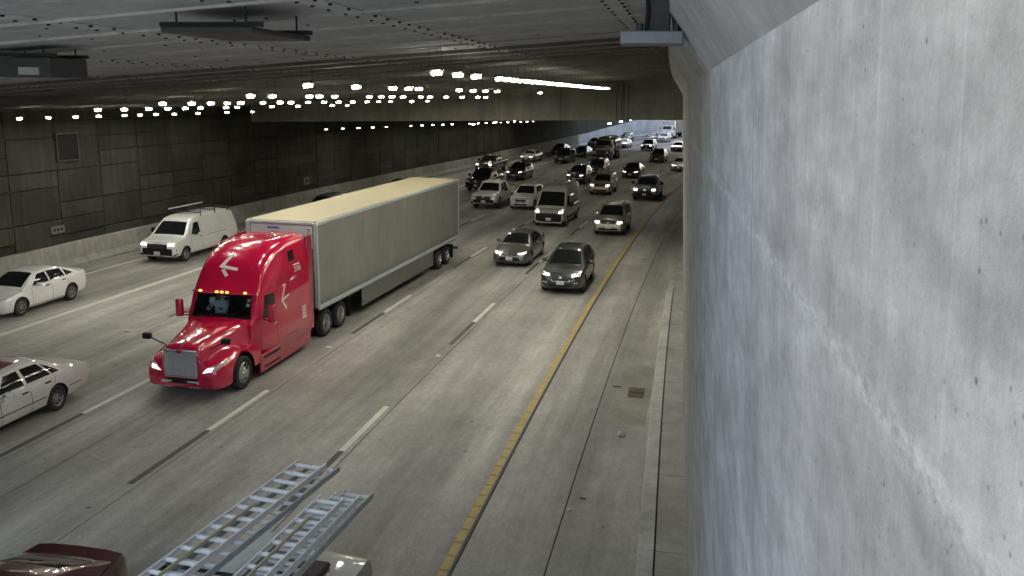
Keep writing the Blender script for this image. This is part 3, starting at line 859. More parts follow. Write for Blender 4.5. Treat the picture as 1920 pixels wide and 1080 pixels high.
def vehicle(K, name, paintm):
    """builds one prototype and returns its root empty; front of the vehicle at y=0, facing -y"""
    r = empty(name); W, L = K['W'], K['L']
    bm = car_body(K, [paintm, M['arch']])
    bvh = BVHTree.FromBMesh(bm)
    obj('body', bm, [paintm, M['arch']], r, 32)
    def put(nm, mode, quad, mat, nu=4, nv=3, off=.006):
        return obj(nm, patch(bvh, mode, quad, nu, nv, off), mat, r, 40)
    def both(nm, quad, mat, **kw):
        put(nm, 'front', quad, mat, **kw); put(nm, 'front', mirror_quads(quad), mat, **kw)
    if 'wind' in K:
        x0, x1, y0, y1 = K['wind']; put('windshield', 'top', [(-x0, y0), (x0, y0), (x1, y1), (-x1, y1)], M['glass'], 10, 6)
    if 'wind_front' in K: put('windshield', 'front', K['wind_front'], M['glass'], 10, 6)
    if 'rearwin' in K:
        x0, x1, y0, y1 = K['rearwin']; put('rear_window', 'top', [(-x0, y0), (x0, y0), (x1, y1), (-x1, y1)], M['glass'], 8, 4)
    if 'rearwin_back' in K: put('rear_window', 'rear', K['rearwin_back'], M['glass'], 6, 4)
    for q in K.get('side', []):
        put('side_window', 'right', q, M['glass'], 5, 4); put('side_window', 'left', q, M['glass'], 5, 4)
    for q in K.get('seams', []):
        put('door_seam', 'right', q, M['seam'], 2, 8, .003); put('door_seam', 'left', q, M['seam'], 2, 8, .003)
    for (y, z) in K.get('handles', []):
        for md in ('right', 'left'):
            put('door_handle', md, [(y-.1, z-.018), (y+.1, z-.018), (y+.1, z+.018), (y-.1, z+.018)], K.get('handle_mat', M['black']), 3, 1, .018)
    for q in K.get('head', []): both('headlight', q, M['lens'], nu=4, nv=2, off=.012)
    for q in K.get('fog', []): both('fog_lamp', q, M['lens'], nu=3, nv=2, off=.01)
    for q in K.get('bezel', []): both('lamp_bezel', q, M['black'], nu=4, nv=2, off=.007)
    for q in K.get('grille', []): put('grille', 'front', q, M['grille'], 8, 3, .008)
    for q in K.get('chrome', []): put('trim', 'front', q, M['chrome'], 8, 1, .018)
    for q in K.get('lower', []): put('lower_intake', 'front', q, M['black'], 8, 3, .007)
    for q in K.get('bumper', []): put('bumper', 'front', q, K.get('bumper_mat', M['black']), 10, 3, .03)
    for q in K.get('cladding', []):
        put('sill_cladding', 'right', q, M['black'], 8, 2, .008); put('sill_cladding', 'left', q, M['black'], 8, 2, .008)
    if 'plate' in K:
        x, z = K['plate']; put('licence_plate', 'front', [(x-.16, z-.08), (x+.16, z-.08), (x+.16, z+.08), (x-.16, z+.08)], M['plate'], 1, 1, .035)
    for q in K.get('tail', []):
        put('tail_lamp', 'rear', q, M['tail'], 3, 2, .01); put('tail_lamp', 'rear', mirror_quads(q), M['tail'], 3, 2, .01)
    if 'rails' in K:
        x, ya, yb, z = K['rails']
        for s in (-1, 1):
            bm = bmesh.new(); tube(bm, (s*x, ya, z), (s*x, yb, z), .022, 6)
            for yy in (ya, (ya+yb)/2, yb): tube(bm, (s*x, yy, z-.09), (s*x, yy, z), .018, 6)
            obj('roof_rail', bm, M['alu_dull'], r)
    if 'emblem' in K:
        x, z, rr = K['emblem']; put('badge', 'front', [(x-rr, z-rr*.7), (x+rr, z-rr*.7), (x+rr, z+rr*.7), (x-rr, z+rr*.7)], M['chrome'], 2, 2, .03)
    if 'mirror' in K:
        x, y, z, sx, sz = K['mirror']
        for s in (-1, 1):
            bm = bbox((s*x, y, z), (sx, .13, sz), min(sx, sz)*.3, 2)
            o = obj('mirror', bm, K.get('mirror_mat') or paintm, r, 60)
            bm = bmesh.new(); tube(bm, (s*(x-sx*.5-.10), y+.03, z-sz*.35), (s*(x-.02), y+.02, z-sz*.3), .025, 6); obj('stalk', bm, M['black'], o)
    for y in K['axles']:
        for s in (-1, 1):
            wheel(r, s*(W-K['ww']/2-.02), y, K['wr'], K['ww'], s, K.get('rimstyle', 'alloy'))
    return r

KIND = {}
KIND['compact_sedan'] = dict(L=4.6, W=.89, wr=.325, ww=.21, axles=(.86, 3.5),
    top=[(0, .50), (.04, .62), (.16, .70), (.5, .78), (1.15, .93), (1.6, .95), (3.5, 1.0), (4.1, 1.06), (4.45, 1.07), (4.56, 1.0), (4.6, .8)],
    bot=[(0, .30), (.2, .17), (.9, .16), (3.8, .17), (4.4, .24), (4.6, .42)],
    wid=[(0, .62), (.06, .74), (.2, .88), (.5, .975), (.9, 1), (3.6, 1), (4.2, .965), (4.45, .90), (4.6, .78)],
    cab=dict(zb=.93, wb=.83, wt=.58, roof=[(1.0, .90), (1.3, 1.05), (1.75, 1.29), (2.05, 1.40), (2.5, 1.445), (3.0, 1.425), (3.5, 1.31), (4.05, 1.09), (4.3, 1.0)]),
    wind=(.66, .50, 1.14, 1.92), rearwin=(.48, .56, 3.42, 4.02),
    side=[[(1.55, .97), (2.42, .985), (2.42, 1.335), (2.02, 1.31)], [(2.50, .985), (3.30, 1.01), (3.22, 1.31), (2.50, 1.345)], [(3.36, 1.02), (3.78, 1.06), (3.62, 1.14), (3.34, 1.27)]],
    seams=[[(1.42, .30), (1.43, .30), (1.43, .92), (1.42, .92)], [(2.45, .28), (2.46, .28), (2.46, .96), (2.45, .96)], [(3.30, .5), (3.31, .5), (3.40, .98), (3.39, .98)], [(1.3, .27), (3.1, .27), (3.1, .285), (1.3, .285)]],
    handles=[(2.25, .86), (3.15, .90)],
    head=[[(.34, .60), (.74, .66), (.72, .74), (.36, .68)]], lower=[[(-.52, .22), (.52, .22), (.48, .42), (-.48, .42)]], grille=[[(-.34, .55), (.34, .55), (.34, .62), (-.34, .62)]],
    plate=(0, .46), tail=[[(.42, .86), (.76, .88), (.76, .98), (.42, .97)]], mirror=(.97, 1.72, 1.0, .20, .13), emblem=(0, .64, .06))
KIND['old_sedan'] = dict(L=5.4, W=.98, wr=.335, ww=.22, axles=(1.0, 3.92), rimstyle='steel', sq=.4,
    top=[(0, .55), (.05, .68), (.2, .78), (.6, .84), (1.5, .93), (1.9, .95), (4.2, .97), (4.7, .98), (5.2, .94), (5.34, .86), (5.4, .66)],
    bot=[(0, .34), (.2, .24), (1, .2), (4.3, .2), (5.1, .27), (5.4, .42)],
    wid=[(0, .80), (.06, .88), (.25, .95), (.7, .99), (1, 1), (4.3, 1), (5.0, .96), (5.3, .90), (5.4, .84)],
    cab=dict(zb=.93, wb=.88, wt=.62, roof=[(1.5, .90), (1.8, 1.04), (2.3, 1.32), (2.6, 1.40), (3.1, 1.43), (3.6, 1.41), (3.9, 1.34), (4.3, 1.12), (4.55, .97)]),
    wind=(.74, .56, 1.68, 2.38), rearwin=(.54, .66, 3.92, 4.45),
    side=[[(2.10, .98), (2.95, .98), (2.95, 1.32), (2.52, 1.31)], [(3.06, .98), (3.88, .98), (3.62, 1.31), (3.06, 1.33)], [(3.93, .98), (4.18, .985), (4.02, 1.12), (3.72, 1.28)]],
    seams=[[(2.0, .32), (2.012, .32), (2.012, .94), (2.0, .94)], [(3.0, .32), (3.012, .32), (3.012, .96), (3.0, .96)], [(3.72, .55), (3.732, .55), (3.95, .96), (3.938, .96)], [(1.5, .50), (3.5, .50), (3.5, .525), (1.5, .525)], [(4.35, .52), (5.3, .52), (5.3, .54), (4.35, .54)]],
    handles=[(2.82, .83), (3.62, .85)],
    head=[[(.42, .60), (.84, .62), (.82, .74), (.42, .73)]], grille=[[(-.36, .56), (.36, .56), (.36, .72), (-.36, .72)]], bumper=[[(-.9, .38), (.9, .38), (.9, .52), (-.9, .52)]],
    plate=(0, .45), tail=[[(.5, .66), (.90, .66), (.88, .84), (.5, .84)]], mirror=(1.08, 2.2, 1.0, .20, .15))
KIND['mid_sedan'] = dict(KIND['compact_sedan'], L=4.88, W=.92, wr=.335, axles=(.95, 3.77),
    top=[(0, .48), (.05, .60), (.2, .70), (.6, .80), (1.35, .93), (1.7, .95), (3.7, 1.0), (4.35, 1.07), (4.7, 1.07), (4.82, 1.0), (4.88, .8)],
    bot=[(0, .28), (.2, .17), (.9, .16), (4.0, .17), (4.6, .24), (4.88, .42)],
    wid=[(0, .66), (.06, .80), (.2, .90), (.5, .98), (.9, 1), (3.8, 1), (4.4, .965), (4.72, .90), (4.88, .78)],
    cab=dict(zb=.93, wb=.83, wt=.57, roof=[(1.2, .90), (1.5, 1.04), (1.95, 1.28), (2.3, 1.40), (2.75, 1.445), (3.2, 1.42), (3.7, 1.29), (4.25, 1.09), (4.5, 1.0)]),
    wind=(.68, .50, 1.32, 2.14), rearwin=(.48, .58, 3.62, 4.22),
    side=[[(1.75, .97), (2.62, .985), (2.62, 1.335), (2.24, 1.31)], [(2.70, .985), (3.50, 1.01), (3.40, 1.30), (2.70, 1.345)], [(3.56, 1.02), (4.0, 1.06), (3.8, 1.14), (3.54, 1.25)]],
    seams=[[(1.55, .30), (1.562, .30), (1.562, .92), (1.55, .92)], [(2.65, .28), (2.662, .28), (2.662, .96), (2.65, .96)]], handles=[(2.45, .86), (3.35, .90)],
    head=[[(.40, .62), (.78, .66), (.76, .74), (.40, .68)]], grille=[[(-.42, .58), (.42, .58), (.40, .63), (-.40, .63)]], chrome=[[(-.5, .64), (0, .60), (0, .615), (-.5, .66)], [(0, .60), (.5, .64), (.5, .66), (0, .615)]],
    lower=[[(-.60, .24), (.60, .24), (.44, .50), (-.44, .50)]], plate=(-.0, .44), tail=[[(.42, .88), (.78, .90), (.78, 1.0), (.42, .99)]], mirror=(1.0, 1.95, 1.0, .20, .13), emblem=(0, .665, .05))
KIND['crossover'] = dict(L=4.6, W=.92, wr=.36, ww=.23, axles=(.88, 3.58),
    top=[(0, .62), (.05, .78), (.2, .90), (.55, .98), (1.25, 1.06), (1.6, 1.08), (3.8, 1.14), (4.3, 1.16), (4.52, 1.08), (4.6, .9)],
    bot=[(0, .34), (.2, .23), (.9, .21), (3.8, .22), (4.4, .3), (4.6, .5)],
    wid=[(0, .68), (.06, .80), (.2, .91), (.5, .985), (.9, 1), (3.8, 1), (4.3, .965), (4.6, .86)],
    cab=dict(zb=1.05, wb=.85, wt=.62, roof=[(1.15, 1.02), (1.5, 1.20), (1.95, 1.46), (2.3, 1.60), (2.9, 1.66), (3.6, 1.63), (4.05, 1.54), (4.35, 1.34), (4.52, 1.08)]),
    wind=(.70, .53, 1.26, 2.12), rearwin=(.50, .62, 4.1, 4.46),
    side=[[(1.75, 1.10), (2.6, 1.11), (2.6, 1.51), (2.22, 1.48)], [(2.68, 1.11), (3.50, 1.13), (3.45, 1.49), (2.68, 1.52)], [(3.56, 1.15), (4.1, 1.20), (3.9, 1.40), (3.52, 1.47)]],
    seams=[[(1.5, .36), (1.512, .36), (1.512, 1.04), (1.5, 1.04)], [(2.64, .34), (2.652, .34), (2.652, 1.08), (2.64, 1.08)]], handles=[(2.42, .97), (3.35, 1.0)],
    head=[[(.46, .78), (.80, .82), (.78, .92), (.46, .86)]], fog=[[(.56, .50), (.74, .52), (.74, .56), (.56, .54)]],
    grille=[[(-.34, .60), (.34, .60), (.46, .84), (-.46, .84)]], chrome=[[(-.36, .565), (.36, .565), (.36, .595), (-.36, .595)], [(-.36, .565), (-.33, .60), (-.50, .82), (-.54, .80)], [(.33, .60), (.36, .565), (.54, .80), (.50, .82)]],
    lower=[[(-.5, .36), (.5, .36), (.45, .47), (-.45, .47)]], plate=(0, .52), tail=[[(.42, .95), (.78, .97), (.78, 1.08), (.42, 1.06)]], mirror=(1.01, 1.82, 1.13, .21, .15), emblem=(0, .73, .07),
    cladding=[[(1.35, .24), (3.1, .24), (3.1, .34), (1.35, .34)]])
KIND['suv'] = dict(KIND['crossover'], L=4.75, W=.92, wr=.365, sq=.4,
    top=[(0, .66), (.05, .84), (.2, .95), (.6, 1.01), (1.3, 1.07), (1.6, 1.09), (4.2, 1.12), (4.6, 1.12), (4.72, 1.05), (4.75, .9)],
    bot=[(0, .36), (.2, .26), (.9, .24), (3.9, .25), (4.5, .32), (4.75, .5)],
    wid=[(0, .80), (.06, .88), (.2, .95), (.5, .99), (.9, 1), (4.0, 1), (4.5, .97), (4.75, .90)],
    cab=dict(zb=1.06, wb=.87, wt=.68, roof=[(1.2, 1.03), (1.5, 1.20), (1.95, 1.52), (2.2, 1.66), (2.8, 1.71), (4.0, 1.70), (4.4, 1.62), (4.6, 1.38), (4.72, 1.08)]),
    wind=(.72, .58, 1.30, 2.06), rearwin=(.56, .66, 4.4, 4.68), axles=(.9, 3.65),
    side=[[(1.78, 1.11), (2.62, 1.11), (2.62, 1.57), (2.2, 1.55)], [(2.70, 1.11), (3.55, 1.11), (3.52, 1.57), (2.70, 1.58)], [(3.62, 1.11), (4.4, 1.13), (4.25, 1.52), (3.6, 1.57)]],
    head=[[(.52, .76), (.82, .78), (.80, .91), (.52, .90)]], fog=[], grille=[[(-.42, .74), (.42, .74), (.45, .90), (-.45, .90)]], chrome=[[(-.44, .905), (.44, .905), (.44, .93), (-.44, .93)]],
    lower=[[(-.6, .38), (.6, .38), (.55, .50), (-.55, .50)]], plate=(0, .56), rails=(.58, 2.3, 4.2, 1.79), emblem=(0, .82, .06))
KIND['pickup'] = dict(L=5.8, W=.98, wr=.40, ww=.26, axles=(1.0, 4.55), sq=.7,
    top=[(0, .78), (.05, .98), (.2, 1.08), (.6, 1.12), (1.4, 1.17), (1.7, 1.18), (3.75, 1.2), (5.7, 1.2), (5.8, 1.16)],
    bot=[(0, .42), (.2, .34), (1, .33), (4.8, .36), (5.5, .45), (5.8, .55)],
    wid=[(0, .88), (.06, .93), (.25, .97), (.6, 1), (5.5, 1), (5.8, .97)],
    cab=dict(zb=1.14, wb=.88, wt=.70, roof=[(1.35, 1.11), (1.6, 1.28), (2.0, 1.62), (2.25, 1.80), (2.7, 1.86), (3.5, 1.85), (3.75, 1.72), (3.85, 1.14)]),
    wind=(.76, .60, 1.45, 2.1), rearwin_back=[(-.6, 1.3), (.6, 1.3), (.52, 1.68), (-.52, 1.68)],
    side=[[(1.9, 1.2), (2.7, 1.2), (2.7, 1.70), (2.26, 1.67)], [(2.80, 1.2), (3.62, 1.2), (3.55, 1.69), (2.80, 1.71)]],
    seams=[[(1.7, .45), (1.712, .45), (1.712, 1.14), (1.7, 1.14)], [(2.75, .45), (2.762, .45), (2.762, 1.16), (2.75, 1.16)], [(3.80, .45), (3.812, .45), (3.812, 1.16), (3.8, 1.16)]], handles=[(2.55, 1.02), (3.55, 1.02)],
    head=[[(.56, .84), (.88, .86), (.86, 1.02), (.56, 1.0)]], grille=[[(-.56, .68), (.56, .68), (.56, 1.05), (-.56, 1.05)]], bumper=[[(-.95, .40), (.95, .40), (.95, .70), (-.95, .70)]],
    plate=(0, .56), tail=[[(.80, .8), (.94, .8), (.94, 1.1), (.80, 1.1)]], mirror=(1.16, 2.0, 1.28, .26, .22), mirror_mat=M['black'], emblem=(0, .9, .1))
KIND['cargo_van'] = dict(L=5.7, W=1.0, wr=.36, ww=.23, axles=(.88, 4.35), rimstyle='steel', sq=.8,
    top=[(0, .78), (.05, .96), (.2, 1.05), (.5, 1.10), (1.0, 1.2), (1.3, 1.22), (5.6, 1.22), (5.7, 1.15)],
    bot=[(0, .36), (.2, .28), (1, .27), (4.8, .28), (5.5, .36), (5.7, .45)],
    wid=[(0, .88), (.06, .93), (.25, .97), (.6, 1), (5.4, 1), (5.7, .97)],
    cab=dict(zb=1.16, wb=.95, wt=.76, roof=[(.85, 1.14), (1.1, 1.32), (1.5, 1.70), (1.8, 1.94), (2.3, 2.04), (5.2, 2.04), (5.5, 1.95), (5.68, 1.16)]),
    wind=(.82, .66, .98, 1.60), rearwin_back=[(-.6, 1.3), (.6, 1.3), (.55, 1.75), (-.55, 1.75)],
    side=[[(1.50, 1.24), (2.25, 1.24), (2.25, 1.76), (1.85, 1.74)]],
    seams=[[(1.35, .42), (1.362, .42), (1.362, 1.2), (1.35, 1.2)], [(2.35, .42), (2.362, .42), (2.362, 1.8), (2.35, 1.8)], [(2.6, 1.05), (5.5, 1.05), (5.5, 1.065), (2.6, 1.065)]], handles=[(2.18, 1.06)],
    head=[[(.56, .84), (.90, .86), (.88, .98), (.56, .97)]], bezel=[], fog=[], grille=[[(-.52, .70), (.52, .70), (.54, 1.0), (-.54, 1.0)]], bumper=[[(-.95, .40), (.95, .40), (.95, .72), (-.95, .72)]],
    plate=(0, .50), tail=[[(.85, .8), (.96, .8), (.96, 1.2), (.85, 1.2)]], mirror=(1.16, 1.5, 1.35, .22, .26), mirror_mat=M['black'])
KIND['high_roof_van'] = dict(L=5.9, W=1.03, wr=.35, ww=.23, axles=(1.0, 4.9), rimstyle='steel', sq=.8,
    top=[(0, .72), (.05, .92), (.25, 1.06), (.7, 1.18), (1.0, 1.24), (5.8, 1.25), (5.9, 1.2)],
    bot=[(0, .32), (.2, .24), (1, .24), (5.0, .26), (5.6, .34), (5.9, .45)],
    wid=[(0, .82), (.06, .90), (.25, .96), (.6, 1), (5.6, 1), (5.9, .98)],
    cab=dict(zb=1.18, wb=.97, wt=.83, roof=[(.6, 1.16), (.9, 1.42), (1.35, 1.98), (1.6, 2.22), (1.95, 2.42), (2.5, 2.50), (5.5, 2.50), (5.8, 2.42), (5.9, 1.2)]),
    wind=(.86, .74, .74, 1.46), rearwin_back=[(-.7, 1.3), (.7, 1.3), (.65, 1.8), (-.65, 1.8)],
    side=[[(1.28, 1.24), (2.05, 1.24), (2.05, 1.84), (1.58, 1.84)]],
    seams=[[(1.15, .42), (1.162, .42), (1.162, 1.2), (1.15, 1.2)], [(2.2, .42), (2.212, .42), (2.212, 1.9), (2.2, 1.9)]], handles=[(2.05, 1.05)],
    head=[[(.62, .92), (.90, .95), (.84, 1.12), (.64, 1.06)]], lower=[], grille=[[(-.55, .78), (.55, .78), (.55, .92), (-.55, .92)]], bumper=[[(-1.0, .30), (1.0, .30), (1.0, .86), (-1.0, .86)]],
    cladding=[[(1.5, .45), (4.4, .45), (4.4, .62), (1.5, .62)]],
    plate=(0, .55), mirror=(1.18, 1.35, 1.4, .22, .32), mirror_mat=M['black'])
for kd in KIND.values(): kd.setdefault('mirror_mat', None)

PAINT = {k: paint('paint_'+k, c, r_, f) for k, c, r_, f in [
    ('white', (.78, .78, .76), .3, 0), ('offwhite', (.66, .64, .60), .35, 0), ('pearl', (.46, .46, .43), .3, 0), ('silver', (.15, .15, .145), .3, .6), ('light_silver', (.5, .5, .49), .3, .4),
    ('charcoal', (.034, .036, .041), .28, .35), ('black', (.016, .016, .018), .22, 0), ('gold', (.36, .33, .25), .3, .5), ('beige', (.46, .42, .34), .32, .3), ('dark_red', (.10, .018, .018), .3, .2),
    ('maroon', (.075, .008, .016), .25, .2), ('blue_grey', (.10, .115, .14), .3, .4), ('navy', (.02, .026, .04), .25, .2), ('brown_red', (.085, .045, .035), .3, .3), ('green', (.02, .05, .04), .3, .3),
    ('bed_grey', (.30, .31, .31), .4, .2)]}
PROTO = {}
def place(kind, colour, u, s, label, cat, group=None, name=None, lit=False, ds=0.0):
    th = s/RC
    if kind not in PROTO:
        o = vehicle(KIND[kind], name or kind, PAINT[colour]); PROTO[kind] = (o, PAINT[colour])
    else:
        src, pm = PROTO[kind]; o = copy_tree(src); o.name = name or kind
        for ch in [o]+list(o.children_recursive):
            if ch.type == 'MESH':
                for sl_ in ch.material_slots:
                    if sl_.material in PAINT.values():
                        sl_.link = 'OBJECT'; sl_.material = PAINT[colour]
    for ch in o.children:
        if ch.name.split('.')[0] == 'headlight':
            sl_ = ch.material_slots[0]; sl_.link = 'OBJECT'; sl_.material = M['lens_lit'] if lit else M['lens']
    o.location = P(u, s, 0); o.rotation_euler = (0, 0, -th+ds)
    tag(o, label, cat, group)
    return o

GC = 'cars driving towards the camera'
place('compact_sedan', 'white', -24.25, 25.95, 'clean white compact sedan cut off by the left edge beside the solid line', 'car', GC, 'sedan')
osd = place('old_sedan', 'offwhite', -16.36, 14.95, 'older boxy off white sedan with a dark red roof patch at the left edge', 'car', GC, 'sedan')
van = place('cargo_van', 'white', -24.75, 36.75, 'white cargo van with roof ladder rack beside the left wall', 'van', None, 'cargo_van', True)
place('crossover', 'charcoal', -5.12, 35.4, 'dark grey crossover nearest the yellow line ahead of the gold one', 'car', GC, 'crossover_car', True)
place('mid_sedan', 'silver', -8.5, 40.6, 'silver grey sedan one lane left of the dark grey crossover', 'car', GC, 'sedan', True)
place('high_roof_van', 'pearl', -9.25, 53.9, 'tall grey white high roof van behind the silver sedan', 'van', None, 'high_roof_van', True)
place('suv', 'gold', -5.2, 51.6, 'pale gold sport utility car with roof rails beside the yellow line', 'car', GC, 'suv', True)
place('pickup', 'blue_grey', -5.1, 70.4, 'bluish silver pickup with bright headlights behind the gold sport utility car', 'pickup', GC, 'pickup_truck', True)
place('suv', 'beige', -9.15, 73.2, 'small beige boxy car behind the tall high roof van', 'car', GC, 'suv', True)
place('pickup', 'white', -15.6, 61.2, 'white pickup with dark grille just right of the trailer tail', 'pickup', GC, 'pickup_truck')
place('crossover', 'white', -12.95, 61.6, 'white crossover between the white pickup and the tall van', 'car', GC, 'crossover_car')
place('pickup', 'black', -19.5, 71.8, 'black pickup half hidden behind the trailer tail corner', 'pickup', GC, 'pickup_truck')
place('pickup', 'brown_red', -24.4, 89.2, 'dark red pickup with bright headlights against the left barrier', 'pickup', GC, 'pickup_truck', True)
place('crossover', 'charcoal', -19.2, 82.6, 'dark crossover with lit lamps behind the white pickup', 'car', GC, 'crossover_car', True)
place('mid_sedan', 'light_silver', -24.7, 106.0, 'pale silver sedan behind the dark red pickup', 'car', GC, 'sedan', True)
place('crossover', 'black', -13.0, 81.6, 'black crossover directly behind the roof of the tall van', 'car', GC, 'crossover_car', True)
place('suv', 'black', -12.9, 90.3, 'black sport utility car tucked behind the black crossover', 'car', GC, 'suv')
place('mid_sedan', 'charcoal', -9.05, 89.6, 'dark sedan with a row of bright lights behind the beige boxy car', 'car', GC, 'sedan', True)
place('mid_sedan', 'silver', -25.0, 121.0, 'silver sedan along the left barrier far down the tunnel', 'car', GC, 'sedan')
place('suv', 'charcoal', -20.2, 105.6, 'dark sport utility car with a pale bonnet left of the dump truck', 'car', GC, 'suv')
place('compact_sedan', 'green', -20.7, 117.0, 'dark green compact car just behind the dark sport utility car', 'car', GC, 'sedan')
place('crossover', 'light_silver', -24.2, 138.0, 'pale silver crossover far off by the left barrier', 'car', GC, 'crossover_car')
place('crossover', 'brown_red', -9.6, 112.2, 'dark reddish crossover in the right lanes far down the tunnel', 'car', GC, 'crossover_car')
place('mid_sedan', 'light_silver', -5.45, 100.8, 'pale sedan partly hidden by the near concrete wall edge', 'car', GC, 'sedan', True)
place('mid_sedan', 'charcoal', -10.9, 137.5, 'dark sedan at the wall edge below the distant white car', 'car', GC, 'sedan')
place('suv', 'navy', -15.3, 136.5, 'dark blue sport utility car right of the dump truck', 'car', GC, 'suv', True)
place('crossover', 'white', -15.0, 172.0, 'distant white crossover at the wall edge near the tunnel mouth', 'car', GC, 'crossover_car')
place('suv', 'white', -18.2, 163.5, 'distant white sport utility car ahead of the far semi truck', 'car', GC, 'suv')
place('crossover', 'navy', -24.3, 160.0, 'distant dark crossover behind the dump truck', 'car', GC, 'crossover_car')
place('compact_sedan', 'light_silver', -20.4, 142.0, 'pale compact sedan beside the tank of the dump truck', 'car', GC, 'sedan')
place('mid_sedan', 'navy', -21.5, 168.0, 'distant dark blue sedan in front of the far semi truck', 'car', GC, 'sedan')
place('suv', 'charcoal', -23.2, 49.6, 'dark sport utility car mostly hidden behind the trailer roof', 'car', GC, 'suv', True)
place('mid_sedan', 'black', -23.9, 63.6, 'black sedan whose roof alone shows over the trailer', 'car', GC, 'sedan')
place('compact_sedan', 'maroon', -8.9, 6.75, 'dark maroon car with a wet looking roof at the bottom left corner', 'car', GC, 'sedan')
# dark red patch on the old sedan's roof, ladder rack on the cargo van
body = [c for c in osd.children if c.name.startswith('body')][0]
bm_ = bmesh.new(); bm_.from_mesh(body.data); bv_ = BVHTree.FromBMesh(bm_); bm_.free()
obj('roof_patch', patch(bv_, 'top', [(-.40, 2.62), (.42, 2.62), (.42, 3.2), (-.40, 3.2)], 6, 6, .005), simple('faded_red', (.13, .028, .04), .5, noise=.3), osd)
for y in (2.6, 3.9, 5.1):
    bm = bmesh.new(); tube(bm, (-.78, y, 2.16), (.78, y, 2.16), .025, 8)
    for s in (-1, 1): tube(bm, (s*.78, y, 1.98), (s*.78, y, 2.3), .025, 8)
    obj('rack_bar', bm, M['steel_dark'], van)
for x in (-.78,):
    bm = bmesh.new(); tube(bm, (x, 2.3, 2.3), (x, 5.3, 2.3), .03, 8); obj('rack_rail', bm, M['alu_dull'], van)

# ------------------------------------------------------------------ the red semi tractor
def text_mesh(txt, size, mat, parent, loc, rot, name='lettering'):
    cu = bpy.data.curves.new('t', 'FONT'); cu.body = txt; cu.size = size; cu.extrude = .003; cu.align_x = 'CENTER'; cu.align_y = 'CENTER'
    t = bpy.data.objects.new('t', cu); COL.objects.link(t)
    dg = bpy.context.evaluated_depsgraph_get(); me = bpy.data.meshes.new_from_object(t.evaluated_get(dg))
    bpy.data.objects.remove(t); bpy.data.curves.remove(cu)
    me.materials.clear(); me.materials.append(mat)
    o = mesh_obj(name, me, parent); o.location = loc; o.rotation_euler = rot
    return o

RED = paint('truck_red', (.60, .003, .056), .16, 0)
RED2 = paint('truck_red_skirt', (.42, .004, .038), .35, 0)
tr = tag(empty('semi_truck', P(-12.86, 20.35, 0), -20.35/RC), 'glossy red semi truck tractor with a tall sleeper roof and chrome grille', 'truck')
def I(pts, y): return pw(pts, y)
# nose: hood and fenders in one skin
ys = [0, .04, .12, .25, .45, .7, .95, 1.15, 1.35, 1.6, 1.85, 2.1]
def nose(y):
    zb = I([(0, .34), (.1, .27), (.5, .30), (.62, .42), (2.1, .42)], y)
    we = I([(0, .92), (.04, 1.0), (.12, 1.07), (.25, 1.12), (.5, 1.17), (.8, 1.20), (2.1, 1.20)], y)
    zf = I([(0, .84), (.12, .92), (.45, 1.03), (.95, 1.13), (1.4, 1.12), (2.1, .98)], y)
    wh = I([(0, .56), (.12, .58), (.6, .66), (1.3, .80), (2.1, .96)], y)
    zh = I([(0, 1.30), (.05, 1.39), (.2, 1.45), (.8, 1.54), (1.5, 1.63), (2.1, 1.71)], y)
    return [(0, zb), (we*.9, zb), (we, zb+.06), (we+.01, zb+.25), (we+.0, zf-.14), (we-.06, zf-.03), (we-.16, zf+.012), (max(wh+.07, we-.32), zf+.03), (wh+.02, zf+.10), (wh-.005, (zf+zh)/2+.05), (wh-.05, zh-.07), (wh-.16, zh), (wh*.45, zh+.035), (0, zh+.045)]
bm = bmesh.new(); loft(bm, [nose(y) for y in ys], ys)
wells = [(min(s*.62, s*1.4), max(s*.62, s*1.4), 1.12, .47, .60) for s in (-1, 1)]
bm = cut_wells(bm, wells, [RED, M['arch']])
nb = BVHTree.FromBMesh(bm)
obj('hood', bm, [RED, M['arch']], tr, 38)
# cab, sleeper and roof fairing
ys = [1.98, 2.1, 2.25, 2.42, 2.5, 2.62, 2.8, 3.0, 3.3, 3.7, 4.1, 4.6, 5.1, 5.4, 5.46]
ROOF = [(1.98, 1.66), (2.1, 1.74), (2.42, 2.40), (2.5, 2.52), (2.62, 2.72), (2.8, 2.98), (3.0, 3.18), (3.3, 3.40), (3.7, 3.58), (4.1, 3.66), (4.6, 3.70), (5.1, 3.71), (5.46, 3.70)]
def cab(y):
    zr = I(ROOF, y); wb = I([(1.98, 1.0), (2.2, 1.10), (2.6, 1.17), (3.2, 1.22), (5.46, 1.23)], y)
    wt = I([(1.98, .90), (2.42, .96), (2.8, .90), (3.3, .92), (4.1, .98), (5.46, 1.06)], y)
    zl = .50
    k = min(1, max(0, (zr-1.7)/1.6))
    zs = 1.55+(zr-1.55)*(.55 if zr > 2.0 else .5)
    return [(0, zl), (wb-.06, zl), (wb, zl+.08), (wb, 1.2), (wb-.005, 1.55), (wb-.02-.06*k*.4, min(zs, zr-.10)), (wt+(wb-wt)*.35, zr-.16*k-.045), (wt, zr-.07*k-.022), (wt*.86, zr-.012), (wt*.5, zr+.02), (0, zr+.035)]
bm = bmesh.new(); loft(bm, [cab(y) for y in ys], ys)
cb = BVHTree.FromBMesh(bm)
